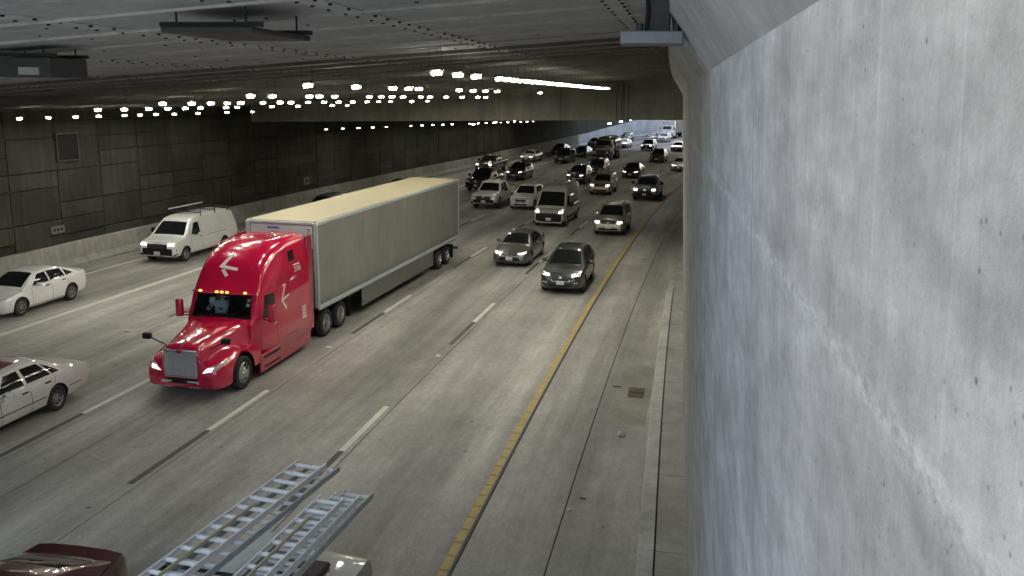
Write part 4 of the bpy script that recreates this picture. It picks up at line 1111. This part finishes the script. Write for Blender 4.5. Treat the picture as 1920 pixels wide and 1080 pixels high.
# open the windscreen and hollow the cab behind it
me = bpy.data.meshes.new('tmp'); bm.to_mesh(me); bm.free()
cabin_dark = simple('cab_interior', (.03, .03, .032), .8)
for m in (RED, cabin_dark): me.materials.append(m)
a = bpy.data.objects.new('tmp', me); COL.objects.link(a)
c_ = bmesh.new()
pts = [(-.90, 1.96, 1.76), (.90, 1.96, 1.76), (.84, 1.96, 2.335), (-.84, 1.96, 2.335)]
fr = [c_.verts.new(p) for p in pts]; bk = [c_.verts.new((p[0]*1.05, 4.2, p[2]-(.45 if i < 2 else -.02))) for i, p in enumerate(pts)]
for q in ([0, 1, 2, 3],): c_.faces.new([fr[i] for i in q][::-1]); c_.faces.new([bk[i] for i in q])
for i in range(4): c_.faces.new((fr[i], fr[(i+1) % 4], bk[(i+1) % 4], bk[i]))
for f in c_.faces: f.material_index = 1
bmesh.ops.recalc_face_normals(c_, faces=c_.faces[:])
cm = bpy.data.meshes.new('tmpc'); c_.to_mesh(cm); c_.free()
for m in (RED, cabin_dark): cm.materials.append(m)
c = bpy.data.objects.new('tmpc', cm); COL.objects.link(c)
md = a.modifiers.new('b', 'BOOLEAN'); md.operation = 'DIFFERENCE'; md.object = c; md.solver = 'EXACT'
dg = bpy.context.evaluated_depsgraph_get(); ev = a.evaluated_get(dg); res = bmesh.new(); res.from_mesh(ev.to_mesh()); ev.to_mesh_clear()
bpy.data.objects.remove(a); bpy.data.objects.remove(c)
obj('cab', res, [RED, cabin_dark], tr, 38)
def tp(nm, bvh, mode, quad, mat, nu=4, nv=3, off=.008): return obj(nm, patch(bvh, mode, quad, nu, nv, off), mat, tr, 40)
tp('windshield', cb, 'front', [(-.93, 1.745), (.93, 1.745), (.86, 2.345), (-.86, 2.345)], M['clear'], 12, 6, .01)
tp('windshield_surround', cb, 'front', [(-.97, 1.715), (.97, 1.715), (.95, 1.745), (-.95, 1.745)], M['black'], 12, 1, .012)
bm = bmesh.new()
n = 12
for i in range(n):
    x0, x1 = -1.0+2.0*i/n, -1.0+2.0*(i+1)/n
    f0, f1 = 2.30+.10*abs(x0)**2, 2.30+.10*abs(x1)**2
    box(bm, ((x0+x1)/2, (f0+f1)/2+.06, 2.395), (abs(x1-x0)+.002, .20, .035))
bmesh.ops.remove_doubles(bm, verts=bm.verts[:], dist=.0005)
obj('sun_visor', bm, RED, tr)
for x in (-.7, -.16, 0, .16, .7):
    obj('marker_light', bbox((x, 2.235+.10*x*x, 2.44), (.085, .06, .05), .012), M['amber'], tr)
for md in ('right', 'left'):
    tp('door_window', cb, md, [(2.42, 1.66), (3.10, 1.72), (3.10, 2.32), (2.62, 2.32)], M['glass'], 5, 4)
    tp('sleeper_window', cb, md, [(4.2, 3.02), (4.58, 3.05), (4.58, 3.36), (4.22, 3.33)], M['glass'], 3, 3)
    tp('door_seam', cb, md, [(3.17, .62), (3.182, .62), (3.182, 2.42), (3.17, 2.42)], M['seam'], 1, 10, .004)
    tp('door_seam', cb, md, [(2.30, .62), (2.312, .62), (2.312, 1.62), (2.3, 1.62)], M['seam'], 1, 8, .004)
    tp('roof_seam', cb, md, [(2.55, 2.475), (5.44, 2.60), (5.44, 2.612), (2.55, 2.487)], M['seam'], 14, 1, .004)
    tp('door_handle', cb, md, [(2.98, 1.40), (3.12, 1.40), (3.12, 1.45), (2.98, 1.45)], M['chrome'], 2, 1, .02)
    tp('hatch_seam', cb, md, [(3.5, .82), (4.6, .82), (4.6, .832), (3.5, .832)], M['seam'], 6, 1, .004)
    # white arrow mark on the sleeper side, small number block and decal
    sg = 1 if md == 'right' else -1
    for q in ([(3.50, 1.98), (3.56, 1.93), (3.86, 2.42), (3.78, 2.44)], [(3.50, 1.98), (3.58, 2.02), (3.84, 1.70), (3.78, 1.64)], [(3.58, 1.94), (3.58, 2.02), (4.02, 2.09), (4.02, 2.03)]):
        tp('arrow_mark', cb, md, q, M['decal'], 4, 1, .005)
    for j, zz in enumerate((1.42, 1.31, 1.20, 1.09)):
        tp('decal', cb, md, [(4.86, zz), (5.14, zz), (5.14, zz+.075), (4.86, zz+.075)], M['decal'], 2, 1, .005)
    tp('decal', cb, md, [(4.46, 2.86), (4.86, 2.86), (4.86, 2.90), (4.46, 2.90)], M['decal'], 2, 1, .005)
    text_mesh('2506', .24, M['decal'], tr, (sg*1.205, 4.66, 2.74), (R(90), R(0 if sg > 0 else 0), R(90*sg)), 'lettering')
# arrow on the roof fairing
for q in ([(-.38, 2.84), (-.28, 2.80), (-.06, 3.13), (-.16, 3.17)], [(-.38, 2.84), (-.28, 2.88), (-.02, 2.62), (-.10, 2.57)], [(-.28, 2.80), (-.28, 2.88), (.22, 2.82), (.22, 2.75)]):
    tp('arrow_mark', cb, 'front', [(x, z+.22) for x, z in q], M['decal'], 4, 2, .006)
# front end
tp('grille', nb, 'front', [(-.44, .62), (.44, .62), (.47, 1.30), (-.47, 1.30)], simple('grille_backing', (.60, .60, .60), .5, .1), 6, 6, .03)
gm = simple('grille_weave', (.42, .42, .42), .5, .2)
for i in range(15):
    x = -.39+.78*i/14
    obj('grille_bar', bbox((x, -.048, .965), (.03, .012, .60)), gm, tr)
bm = bmesh.new(); box(bm, (0, -.05, 1.325), (1.0, .07, .085)); bmesh.ops.bevel(bm, geom=bm.edges[:], offset=.02, segments=2, affect='EDGES')
obj('grille_crown', bm, M['chrome'], tr, 40)
for x in (-.46, .46): obj('grille_side', bbox((x, -.045, .96), (.045, .05, .68), .012), M['chrome'], tr)
obj('grille_foot', bbox((0, -.045, .625), (.92, .05, .05), .015), M['chrome'], tr)
bm = bmesh.new(); bmesh.ops.create_uvsphere(bm, u_segments=16, v_segments=8, radius=1)
for v_ in bm.verts: v_.co = Vector((v_.co.x*.09, v_.co.y*.02-.09, v_.co.z*.05+1.325))
obj('badge', bm, simple('badge_red', (.35, .02, .02), .3), tr, 60)
bm = bmesh.new(); tube(bm, (-.02, .0, 1.40), (.0, .22, 1.52), .02, 6, 0, .008); obj('hood_ornament', bm, M['chrome'], tr)
for sg in (-1, 1):
    q = [(.60, .74), (1.02, .84), (1.10, 1.0), (.74, .90)]
    q = q if sg > 0 else mirror_quads(q)
    tp('headlight', nb, 'front', q, M['lens'], 6, 3, .015)
    q = [(.62, .755), (.86, .81), (.90, .90), (.74, .875)]; q = q if sg > 0 else mirror_quads(q)
    tp('headlight_beam', nb, 'front', q, M['lens_lit'], 4, 2, .025)
tp('bumper_slot', nb, 'front', [(-.42, .42), (.42, .42), (.46, .56), (-.46, .56)], M['black'], 8, 2, .01)
tp('bumper_line', nb, 'front', [(-1.05, .575), (1.05, .575), (1.05, .59), (-1.05, .59)], M['seam'], 14, 1, .006)
tp('licence_plate', nb, 'front', [(.14, .29), (.48, .29), (.48, .50), (.14, .50)], M['plate'], 2, 1, .03)
tp('licence_plate', nb, 'front', [(-.62, .29), (-.32, .29), (-.32, .50), (-.62, .50)], M['plate'], 2, 1, .03)
for sg in (-1, 1):
    o = obj('hood_mirror', bbox((sg*1.16, .30, 1.58), (.24, .14, .17), .045, 2), M['black'], tr, 60)
    bm = bmesh.new(); tube(bm, (sg*.62, .42, 1.30), (sg*1.12, .32, 1.55), .018, 6); obj('mirror_arm', bm, M['black'], o)
    o = obj('door_mirror', bbox((sg*1.46, 2.38, 1.86), (.20, .17, .52), .05, 2), RED, tr, 60)
    bm = bmesh.new(); tube(bm, (sg*1.10, 2.5, 1.64), (sg*1.42, 2.4, 1.64), .02, 6); tube(bm, (sg*1.10, 2.5, 1.72), (sg*1.42, 2.4, 1.72), .02, 6); obj('mirror_arm', bm, M['black'], o)
    # skirts, steps, side extender
    obj('side_skirt', bbox((sg*1.20, 3.72, .43), (.05, 3.40, .52), .02), RED2, tr)
    obj('skirt_step', bbox((sg*1.215, 2.75, .58), (.05, 1.0, .07), .01), M['black'], tr)
    obj('skirt_step', bbox((sg*1.215, 2.75, .30), (.05, 1.0, .06), .01), M['black'], tr)
    obj('side_extender', bbox((sg*1.19, 5.58, 2.12), (.04, .32, 3.05), .015), RED2, tr)
    obj('frame_rail', bbox((sg*.42, 4.9, .78), (.09, 7.4, .26)), M['steel_dark'], tr)
    wheel(tr, sg*1.06, 1.12, .47, .28, sg, 'truck_front')
    for y in (6.85, 8.08): wheel(tr, sg*1.04, y, .47, .26, sg, 'truck', True)
    obj('mudflap', bbox((sg*.95, 8.75, .55), (.55, .02, .65)), M['black'], tr)
obj('rear_wall', bbox((0, 5.52, 2.1), (2.2, .06, 3.0)), M['black'], tr)
obj('fifth_wheel', bbox((0, 7.4, 1.0), (.9, .9, .12), .03), M['steel_dark'], tr)
bm = bmesh.new(); tube(bm, (.25, 5.4, 3.74), (.25, 5.0, 3.81), .02, 6); tube(bm, (.25, 5.0, 3.81), (.25, 4.6, 3.73), .02, 6); obj('roof_horn', bm, M['chrome'], tr)
for x in (-.55, .25):
    bm = bmesh.new(); tube(bm, (x, 2.0, 1.755), (x+.34, 2.10, 1.93), .012, 5); obj('wiper', bm, M['black'], tr)
# papers behind the glass
pp = [(-.38, 2.16, .17, .17), (-.05, 2.27, .16, .025), (-.07, 2.21, .12, .022), (-.07, 2.15, .13, .022), (.76, 2.2, .10, .09), (.76, 2.08, .10, .09)]
for x, z, a_, b_ in pp:
    yy = 2.05+(z-1.74)/(2.35-1.74)*.36+.05
    obj('sticker', bbox((x, yy, z), (a_, .006, b_), rot=Matrix.Rotation(R(-31), 3, 'X')), M['paper'] if a_ > .15 and b_ > .1 else M['decal'], tr)
obj('dashboard', bbox((0, 2.35, 1.66), (1.7, .35, .16), .04), cabin_dark, tr)
for x in (-.55, .55): obj('seat', bbox((x, 3.25, 1.75), (.5, .14, .75), .05), simple('seat_cloth', (.05, .05, .055), .9) if x < 0 else bpy.data.materials['seat_cloth'], tr)
bm = bmesh.new()
for i in range(20):
    t0, t1 = 2*math.pi*i/20, 2*math.pi*(i+1)/20
    rot = Matrix.Rotation(R(-50), 3, 'X')
    p = lambda t: Vector((.55, 2.60, 1.78))+rot @ Vector((.22*math.cos(t), 0, .22*math.sin(t)))
    tube(bm, p(t0), p(t1), .014, 5)
obj('steering_wheel', bm, M['black'], tr)

# the driver: one skinned figure, seated, hands on the wheel
def person_driver():
    # vehicle left is image right here is x>0? the driver sits on the vehicle's left, seen at the image right; the sleeve shows at the image left
    V, E, Rr = [], [], []
    def j(p, r, par=None):
        V.append(p); Rr.append(r)
        if par is not None: E.append((par, len(V)-1))
        return len(V)-1
    X = -.50
    pel = j((X, 3.02, 1.40), .17); sp = j((X, 3.06, 1.62), .16, pel); ch = j((X, 3.03, 1.84), .18, sp); nk = j((X, 2.99, 2.02), .07, ch)
    hd = j((X, 2.95, 2.12), .085, nk); hd2 = j((X, 2.94, 2.24), .085, hd); j((X, 2.95, 2.31), .05, hd2)
    hips = []
    for s in (-1, 1):
        k = j((X+s*.12, 2.9, 1.36), .10, pel); kn = j((X+s*.17, 2.52, 1.42), .075, k); an = j((X+s*.17, 2.42, 1.30), .05, kn); hips.append(an)
    hands = []
    for s, hp in ((-1, (X-.13, 2.56, 1.90)), (1, (X+.20, 2.58, 1.86))):
        sh = j((X+s*.20, 3.0, 1.93), .085, ch); el = j((X+s*.30, 2.78, 1.74), .062, sh); wr = j((hp[0], hp[1]+.10, hp[2]-.04), .040, el); hn = j(hp, .045, wr)
        hands.append((hn, hp, s))
        for q in range(4):
            a1 = j((hp[0]+(q-1.5)*.022, hp[1]-.045, hp[2]+.012), .011, hn); a2 = j((hp[0]+(q-1.5)*.022, hp[1]-.065+.004*q, hp[2]-.018), .010, a1)
        j((hp[0]-s*.045, hp[1]-.02, hp[2]+.01), .012, hn)
    me = bpy.data.meshes.new('person'); me.from_pydata(V, E, [])
    o = bpy.data.objects.new('tmp_person', me); COL.objects.link(o)
    sk_ = o.modifiers.new('skin', 'SKIN'); sv = me.skin_vertices[0].data
    for i, r_ in enumerate(Rr): sv[i].radius = (r_, r_)
    sv[0].use_root = True
    ss_ = o.modifiers.new('sub', 'SUBSURF'); ss_.levels = 1; ss_.render_levels = 1
    dg = bpy.context.evaluated_depsgraph_get(); m2 = bpy.data.meshes.new_from_object(o.evaluated_get(dg))
    bpy.data.objects.remove(o); bpy.data.meshes.remove(me)
    shirt = simple('light_blue_shirt', (.50, .62, .76), .8); skin = simple('skin', (.32, .18, .12), .6); jeans = simple('dark_trousers', (.03, .035, .05), .85); hair = simple('dark_hair', (.015, .012, .01), .7)
    for m in (shirt, skin, jeans, hair): m2.materials.append(m)
    for p_ in m2.polygons:
        c0 = p_.center; p_.use_smooth = True
        hand = any((c0-Vector(h[1])).length < .10 for h in hands)
        p_.material_index = 1 if hand or c0.z > 2.03 else (2 if c0.z < 1.5 else 0)
        if c0.z > 2.25 or (c0.z > 2.13 and c0.y > 2.97): p_.material_index = 3
    root = empty('person', P(-12.86, 20.35, 0), -20.35/RC)
    mesh_obj('figure', m2, root)
    # face: eyes, nose, mouth, ears
    for s in (-1, 1):
        bm = bmesh.new(); bmesh.ops.create_icosphere(bm, subdivisions=1, radius=.012); e = obj('eye', bm, M['black'], root); e.location = (X+s*.032, 2.862, 2.20)
        bm = bmesh.new(); bmesh.ops.create_icosphere(bm, subdivisions=1, radius=.022); e = obj('ear', bm, skin, root); e.location = (X+s*.09, 2.95, 2.18); e.scale = (.5, 1, 1.4)
    bm = bmesh.new(); tube(bm, (X, 2.862, 2.19), (X, 2.838, 2.155), .010, 6, 0, .016); obj('nose', bm, skin, root)
    obj('mouth', bbox((X, 2.866, 2.115), (.045, .01, .01)), simple('lips', (.22, .08, .07), .6), root)
    return root
tag(person_driver(), 'person in a light blue shirt sitting behind the red truck windshield', 'person')

# ------------------------------------------------------------------ the trailer
def trailer_side():
    m, nt, b = new_mat('trailer_side')
    g = N(nt, 'ShaderNodeTexCoord'); v = g.outputs['Object']
    c = rgb(nt, (.265, .27, .235))
    c = mixmul(nt, c, noise(nt, v, .5, 5, .6), .82, 1.12)
    c = mixmul(nt, c, noise(nt, v, 2.5, 5, .65, 1, 1, .25), .9, 1.08)
    sx = N(nt, 'ShaderNodeSeparateXYZ'); nt.links.new(v, sx.inputs[0])
    a_ = N(nt, 'ShaderNodeMath', operation='MULTIPLY_ADD'); a_.inputs[1].default_value = .5; nt.links.new(noise(nt, v, 3, 5, .7, 1, 1, .5), a_.inputs[0]); nt.links.new(sx.outputs[2], a_.inputs[2])
    c = mixmul(nt, c, a_.outputs[0], .62, 1.0, 1.35, 1.75)     # road dirt low on the side
    nt.links.new(c, b.inputs['Base Color']); b.inputs['Roughness'].default_value = .5
    return m
TS = trailer_side(); TRoof = simple('translucent_roof_skin', (.43, .385, .235), .55, noise=.1, nscale=1.5)
tl = tag(empty('semi_trailer', P(-12.86, 26.35, 0), -26.35/RC-.018), 'long dirty white box trailer with tan roof pulled by the red truck', 'trailer')
LT, WT, ZB, ZT = 16.1, 1.23, 1.12, 3.97
obj('box_core', bbox((0, LT/2, (ZB+ZT)/2), (2*WT-.06, LT-.06, ZT-ZB-.02)), TS, tl)
obj('roof', bbox((0, LT/2, ZT+.012), (2*WT-.10, LT-.10, .03), .01), TRoof, tl)
npan = 13; pl = (LT-.30)/npan
for sg in (-1, 1):
    for k in range(npan):
        obj('side_panel', bbox((sg*(WT-.012), .15+pl*(k+.5), (ZB+ZT)/2+.02), (.022, pl-.006, ZT-ZB-.26)), TS, tl)
    obj('top_rail', bbox((sg*WT, LT/2, ZT-.05), (.06, LT, .12), .012), M['alu_dull'], tl)
    obj('bottom_rail', bbox((sg*WT, LT/2, ZB+.03), (.06, LT, .15), .012), M['alu_dull'], tl)
    obj('corner_post', bbox((sg*(WT-.04), .01, (ZB+ZT)/2), (.16, .10, ZT-ZB-.04), .02), M['alu_dull'], tl)
    obj('rear_post', bbox((sg*(WT-.03), LT-.05, (ZB+ZT)/2), (.09, .12, ZT-ZB-.04), .01), M['alu_dull'], tl)
    obj('side_fairing', bbox((sg*(WT-.05), 7.9, .72), (.035, 8.4, .70), .008), TS, tl)
    obj('landing_leg', bbox((sg*.8, 3.2, .75), (.14, .14, .8)), M['steel_dark'], tl)
    for y in (13.1, 14.35): wheel(tl, sg*1.05, y, .46, .26, sg, 'truck', True)
    obj('mudflap', bbox((sg*.95, 15.1, .55), (.55, .02, .65)), M['black'], tl)
    obj('bumper_post', bbox((sg*.6, 15.95, .85), (.10, .08, .62)), M['steel_dark'], tl)
obj('underride_bar', bbox((0, 15.98, .56), (2.4, .10, .11), .01), M['steel_dark'], tl)
obj('slider_frame', bbox((0, 13.7, .95), (1.1, 3.4, .26)), M['steel_dark'], tl)
obj('floor_frame', bbox((0, LT/2, ZB-.06), (2.3, LT-.4, .14)), M['steel_dark'], tl)
obj('header_rail', bbox((0, -.01, ZT-.04), (2*WT-.2, .09, .09), .015), M['alu_dull'], tl)
obj('front_panel', bbox((0, -.005, 3.49), (2*WT-.30, .03, .76)), simple('white_front_skin', (.72, .72, .72), .4, noise=.08), tl)
obj('front_panel', bbox((0, .0, 2.1), (2*WT-.36, .03, 1.9)), M['alu_dull'], tl)
obj('logo_decal', bbox((-.28, -.023, 3.76), (.42, .006, .07)), simple('blue_decal', (.12, .2, .45), .5), tl)
for ch_, zz in (('7', 3.66), ('6', 3.40), ('4', 3.14)):
    text_mesh(ch_, .24, M['black'], tl, (.95, -.026, zz), (R(90), 0, 0), 'lettering')

# ------------------------------------------------------------------ dump truck and the far semi
def box_truck(u, s, col, label, cat, name, tarp=True):
    r = tag(empty(name, P(u, s, 0), -s/RC), label, cat)
    def sec(y):
        w_ = I([(0, .95), (.15, 1.08), (.6, 1.15), (1.4, 1.2), (2.8, 1.2)], y); zt = I([(0, 1.35), (.1, 1.55), (1.3, 1.78), (1.45, 1.85), (1.85, 2.55), (2.1, 2.66), (2.8, 2.66)], y)
        zb = I([(0, .5), (2.8, .55)], y); zs = min(zt-.08, zb+.95)
        return [(0, zb), (w_*.95, zb), (w_, zb+.15), (w_, zs), (w_*.93, zs+(zt-zs)*.5), (w_*.84, zt-.05), (w_*.6, zt), (0, zt+.03)]
    ys = [0, .06, .15, .4, .8, 1.2, 1.4, 1.5, 1.7, 1.85, 2.0, 2.15, 2.8]
    bm = bmesh.new(); loft(bm, [sec(y) for y in ys], ys)
    bm = cut_wells(bm, [(min(q*.75, q*1.5), max(q*.75, q*1.5), 1.0, .5, .62) for q in (-1, 1)], [col, M['arch']])
    bv = BVHTree.FromBMesh(bm); obj('cab', bm, [col, M['arch']], r, 38)
    obj('windshield', patch(bv, 'front', [(-.86, 1.9), (.86, 1.9), (.80, 2.5), (-.80, 2.5)], 8, 4, .01), M['glass'], r, 40)
    obj('grille', patch(bv, 'front', [(-.6, .75), (.6, .75), (.6, 1.42), (-.6, 1.42)], 5, 4, .02), M['grille'], r)
    obj('grille_crown', patch(bv, 'front', [(-.7, 1.43), (.7, 1.43), (.7, 1.50), (-.7, 1.50)], 5, 1, .03), M['alu_dull'], r)
    obj('bumper', bbox((0, -.08, .56), (2.3, .16, .34), .04), M['black'], r)
    for q in (-1, 1):
        obj('headlight', patch(bv, 'front', [(q*.68, .95), (q*.98, .95), (q*.98, 1.15), (q*.68, 1.15)], 2, 2, .03), M['lens'], r)
        o = obj('mirror', bbox((q*1.4, 1.75, 2.1), (.16, .12, .5), .03), M['black'], r)
        wheel(r, q*1.03, 1.0, .5, .28, q, 'truck_front')
        for y in (5.4, 6.7): wheel(r, q*.98, y, .5, .26, q, 'truck', True)
        obj('side_window', patch(bv, 'right' if q > 0 else 'left', [(1.75, 1.75), (2.5, 1.75), (2.5, 2.4), (2.0, 2.4)], 3, 3, .01), M['glass'], r)
    if tarp:
        # open body with a rounded tarpaulin cover
        ysb = [3.0, 3.15, 4, 5, 6, 7.4, 7.5]
        def sb(y):
            w_ = 1.22; zt = I([(3.0, 2.75), (3.15, 2.9), (7.4, 2.9), (7.5, 2.8)], y)
            return [(0, 1.15), (w_, 1.15), (w_, 2.35), (w_*.96, 2.5), (w_*.8, zt-.1), (w_*.45, zt+.05), (0, zt+.1)]
        bm = bmesh.new(); loft(bm, [sb(y) for y in ysb], ysb); obj('dump_body', bm, PAINT['green'], r, 40)
        bm = bmesh.new()
        for y in (3.5, 4.4, 5.3, 6.2, 7.1):
            box(bm, (1.24, y, 1.75), (.06, .12, 1.2)); box(bm, (-1.24, y, 1.75), (.06, .12, 1.2))
        tag(obj('body_rib', bm, PAINT['green'], r), kind='stuff')
    else:
        obj('sleeper', bbox((0, 3.6, 2.05), (2.35, 1.6, 3.0), .1, 2), col, r)
        obj('box', bbox((0, 12.5, 2.5), (2.55, 15.5, 2.8), .03), TS, r)
        for q in (-1, 1):
            for y in (17.5, 18.8): wheel(r, q*.98, y, .5, .26, q, 'truck', True)
    obj('frame', bbox((0, 5.0, .8), (.9, 5.0, .25)), M['steel_dark'], r)
    return r
box_truck(-16.9, 113.2, paint('dump_cab_paint', (.05, .05, .045), .4), 'dark dump truck with a rounded green tarp cover far down the tunnel', 'dump truck', 'dump_truck')
box_truck(-20.3, 176.0, PAINT['white'], 'white semi truck head on near the distant tunnel mouth', 'truck', 'far_semi_truck', False)

# ------------------------------------------------------------------ pickup with ladders passing under the camera
pk = place('pickup', 'bed_grey', -5.62, 5.95, 'grey work pickup with a ladder rack at the bottom edge of the frame', 'pickup', GC, 'pickup_truck', False, -.07)
obj('tarp', bbox((-.1, 4.6, 1.25), (1.2, 1.5, .08), .03), simple('maroon_tarp', (.085, .05, .055), .8, noise=.35, nscale=5), pk)
for sg in (-1, 1):
    bm = bmesh.new(); n = 14; rows = []
    for i in range(n+1):
        t = math.pi*i/n
        rows.append([bm.verts.new((sg*xx, 4.55+rr*math.cos(t), .46+rr*math.sin(t)*1.02)) for xx, rr in ((.93, .56), (1.12, .54), (1.17, .48), (1.15, .44))])
    for A, B in zip(rows, rows[1:]):
        for i in range(3): bm.faces.new((A[i], A[i+1], B[i+1], B[i]))
    obj('flared_fender', bm, PAINT['charcoal'], pk, 40)
    for y in (1.6, 3.4):
        bm = bmesh.new(); tube(bm, (sg*.90, y, 1.15), (sg*.86, y, 2.06), .03, 8); obj('rack_post', bm, M['steel_dark'], pk)
    bm = bmesh.new(); tube(bm, (sg*.86, .6, 2.06), (sg*.86, 3.5, 2.06), .028, 8); obj('rack_rail', bm, M['steel_dark'], pk)
for y in (.9, 1.6, 2.5, 3.4):
    bm = bmesh.new(); tube(bm, (-.88, y, 2.09), (.88, y, 2.09), .026, 8); obj('rack_bar', bm, M['steel_dark'], pk)
obj('tool_box', bbox((-.62, 4.6, 1.36), (.34, 1.9, .30), .02), M['alu_dull'], pk)

def ladder(u, s, z, skew, length, wd, label, mat, brace=None, nxt=0):
    """u, s = centre of the far end; the ladder runs back towards the camera"""
    r = tag(empty('ladder', P(u, s, z), -s/RC-skew), label, 'ladder', 'ladders on the grey pickup rack')
    for sg in (-1, 1):
        bm = bmesh.new()
        box(bm, (sg*wd/2, -length/2, 0), (.006, length, .085))
        box(bm, (sg*(wd/2-.012), -length/2, .040), (.028, length, .005)); box(bm, (sg*(wd/2-.012), -length/2, -.040), (.028, length, .005))
        obj('rail', bm, mat, r)
    y = .12
    while y < length-.1:
        bm = bmesh.new(); tube(bm, (-wd/2+.004, -y, 0), (wd/2-.004, -y, 0), .033, 10); obj('rung', bm, M['alu'], r, 50)
        y += .305
    if brace:
        obj('brace', bbox((0, -(brace+length)/2, .055), (.03, length-brace, .03)), simple('yellow_brace', (.42, .38, .24), .6) if 'yellow_brace' not in bpy.data.materials else bpy.data.materials['yellow_brace'], r)
    return r
ladder(-5.44, 12.18, 2.36, .107, 6.0, .50, 'wide silver ladder uppermost of the left pair on the pickup', M['alu'], 1.6)
ladder(-5.30, 12.36, 2.25, .107, 6.2, .50, 'lower silver ladder whose grey rail shows right beneath the wide one', M['alu_dull'])
ladder(-4.58, 10.90, 2.46, .057, 4.9, .38, 'narrow ladder lying topmost of the right stack of three', M['alu'], .7)
ladder(-4.48, 11.24, 2.355, .057, 5.2, .40, 'middle ladder of the right stack of three on the pickup', M['alu'])
ladder(-4.43, 11.58, 2.25, .057, 5.5, .44, 'lowest ladder of the right stack reaching furthest up the frame', M['alu_dull'])
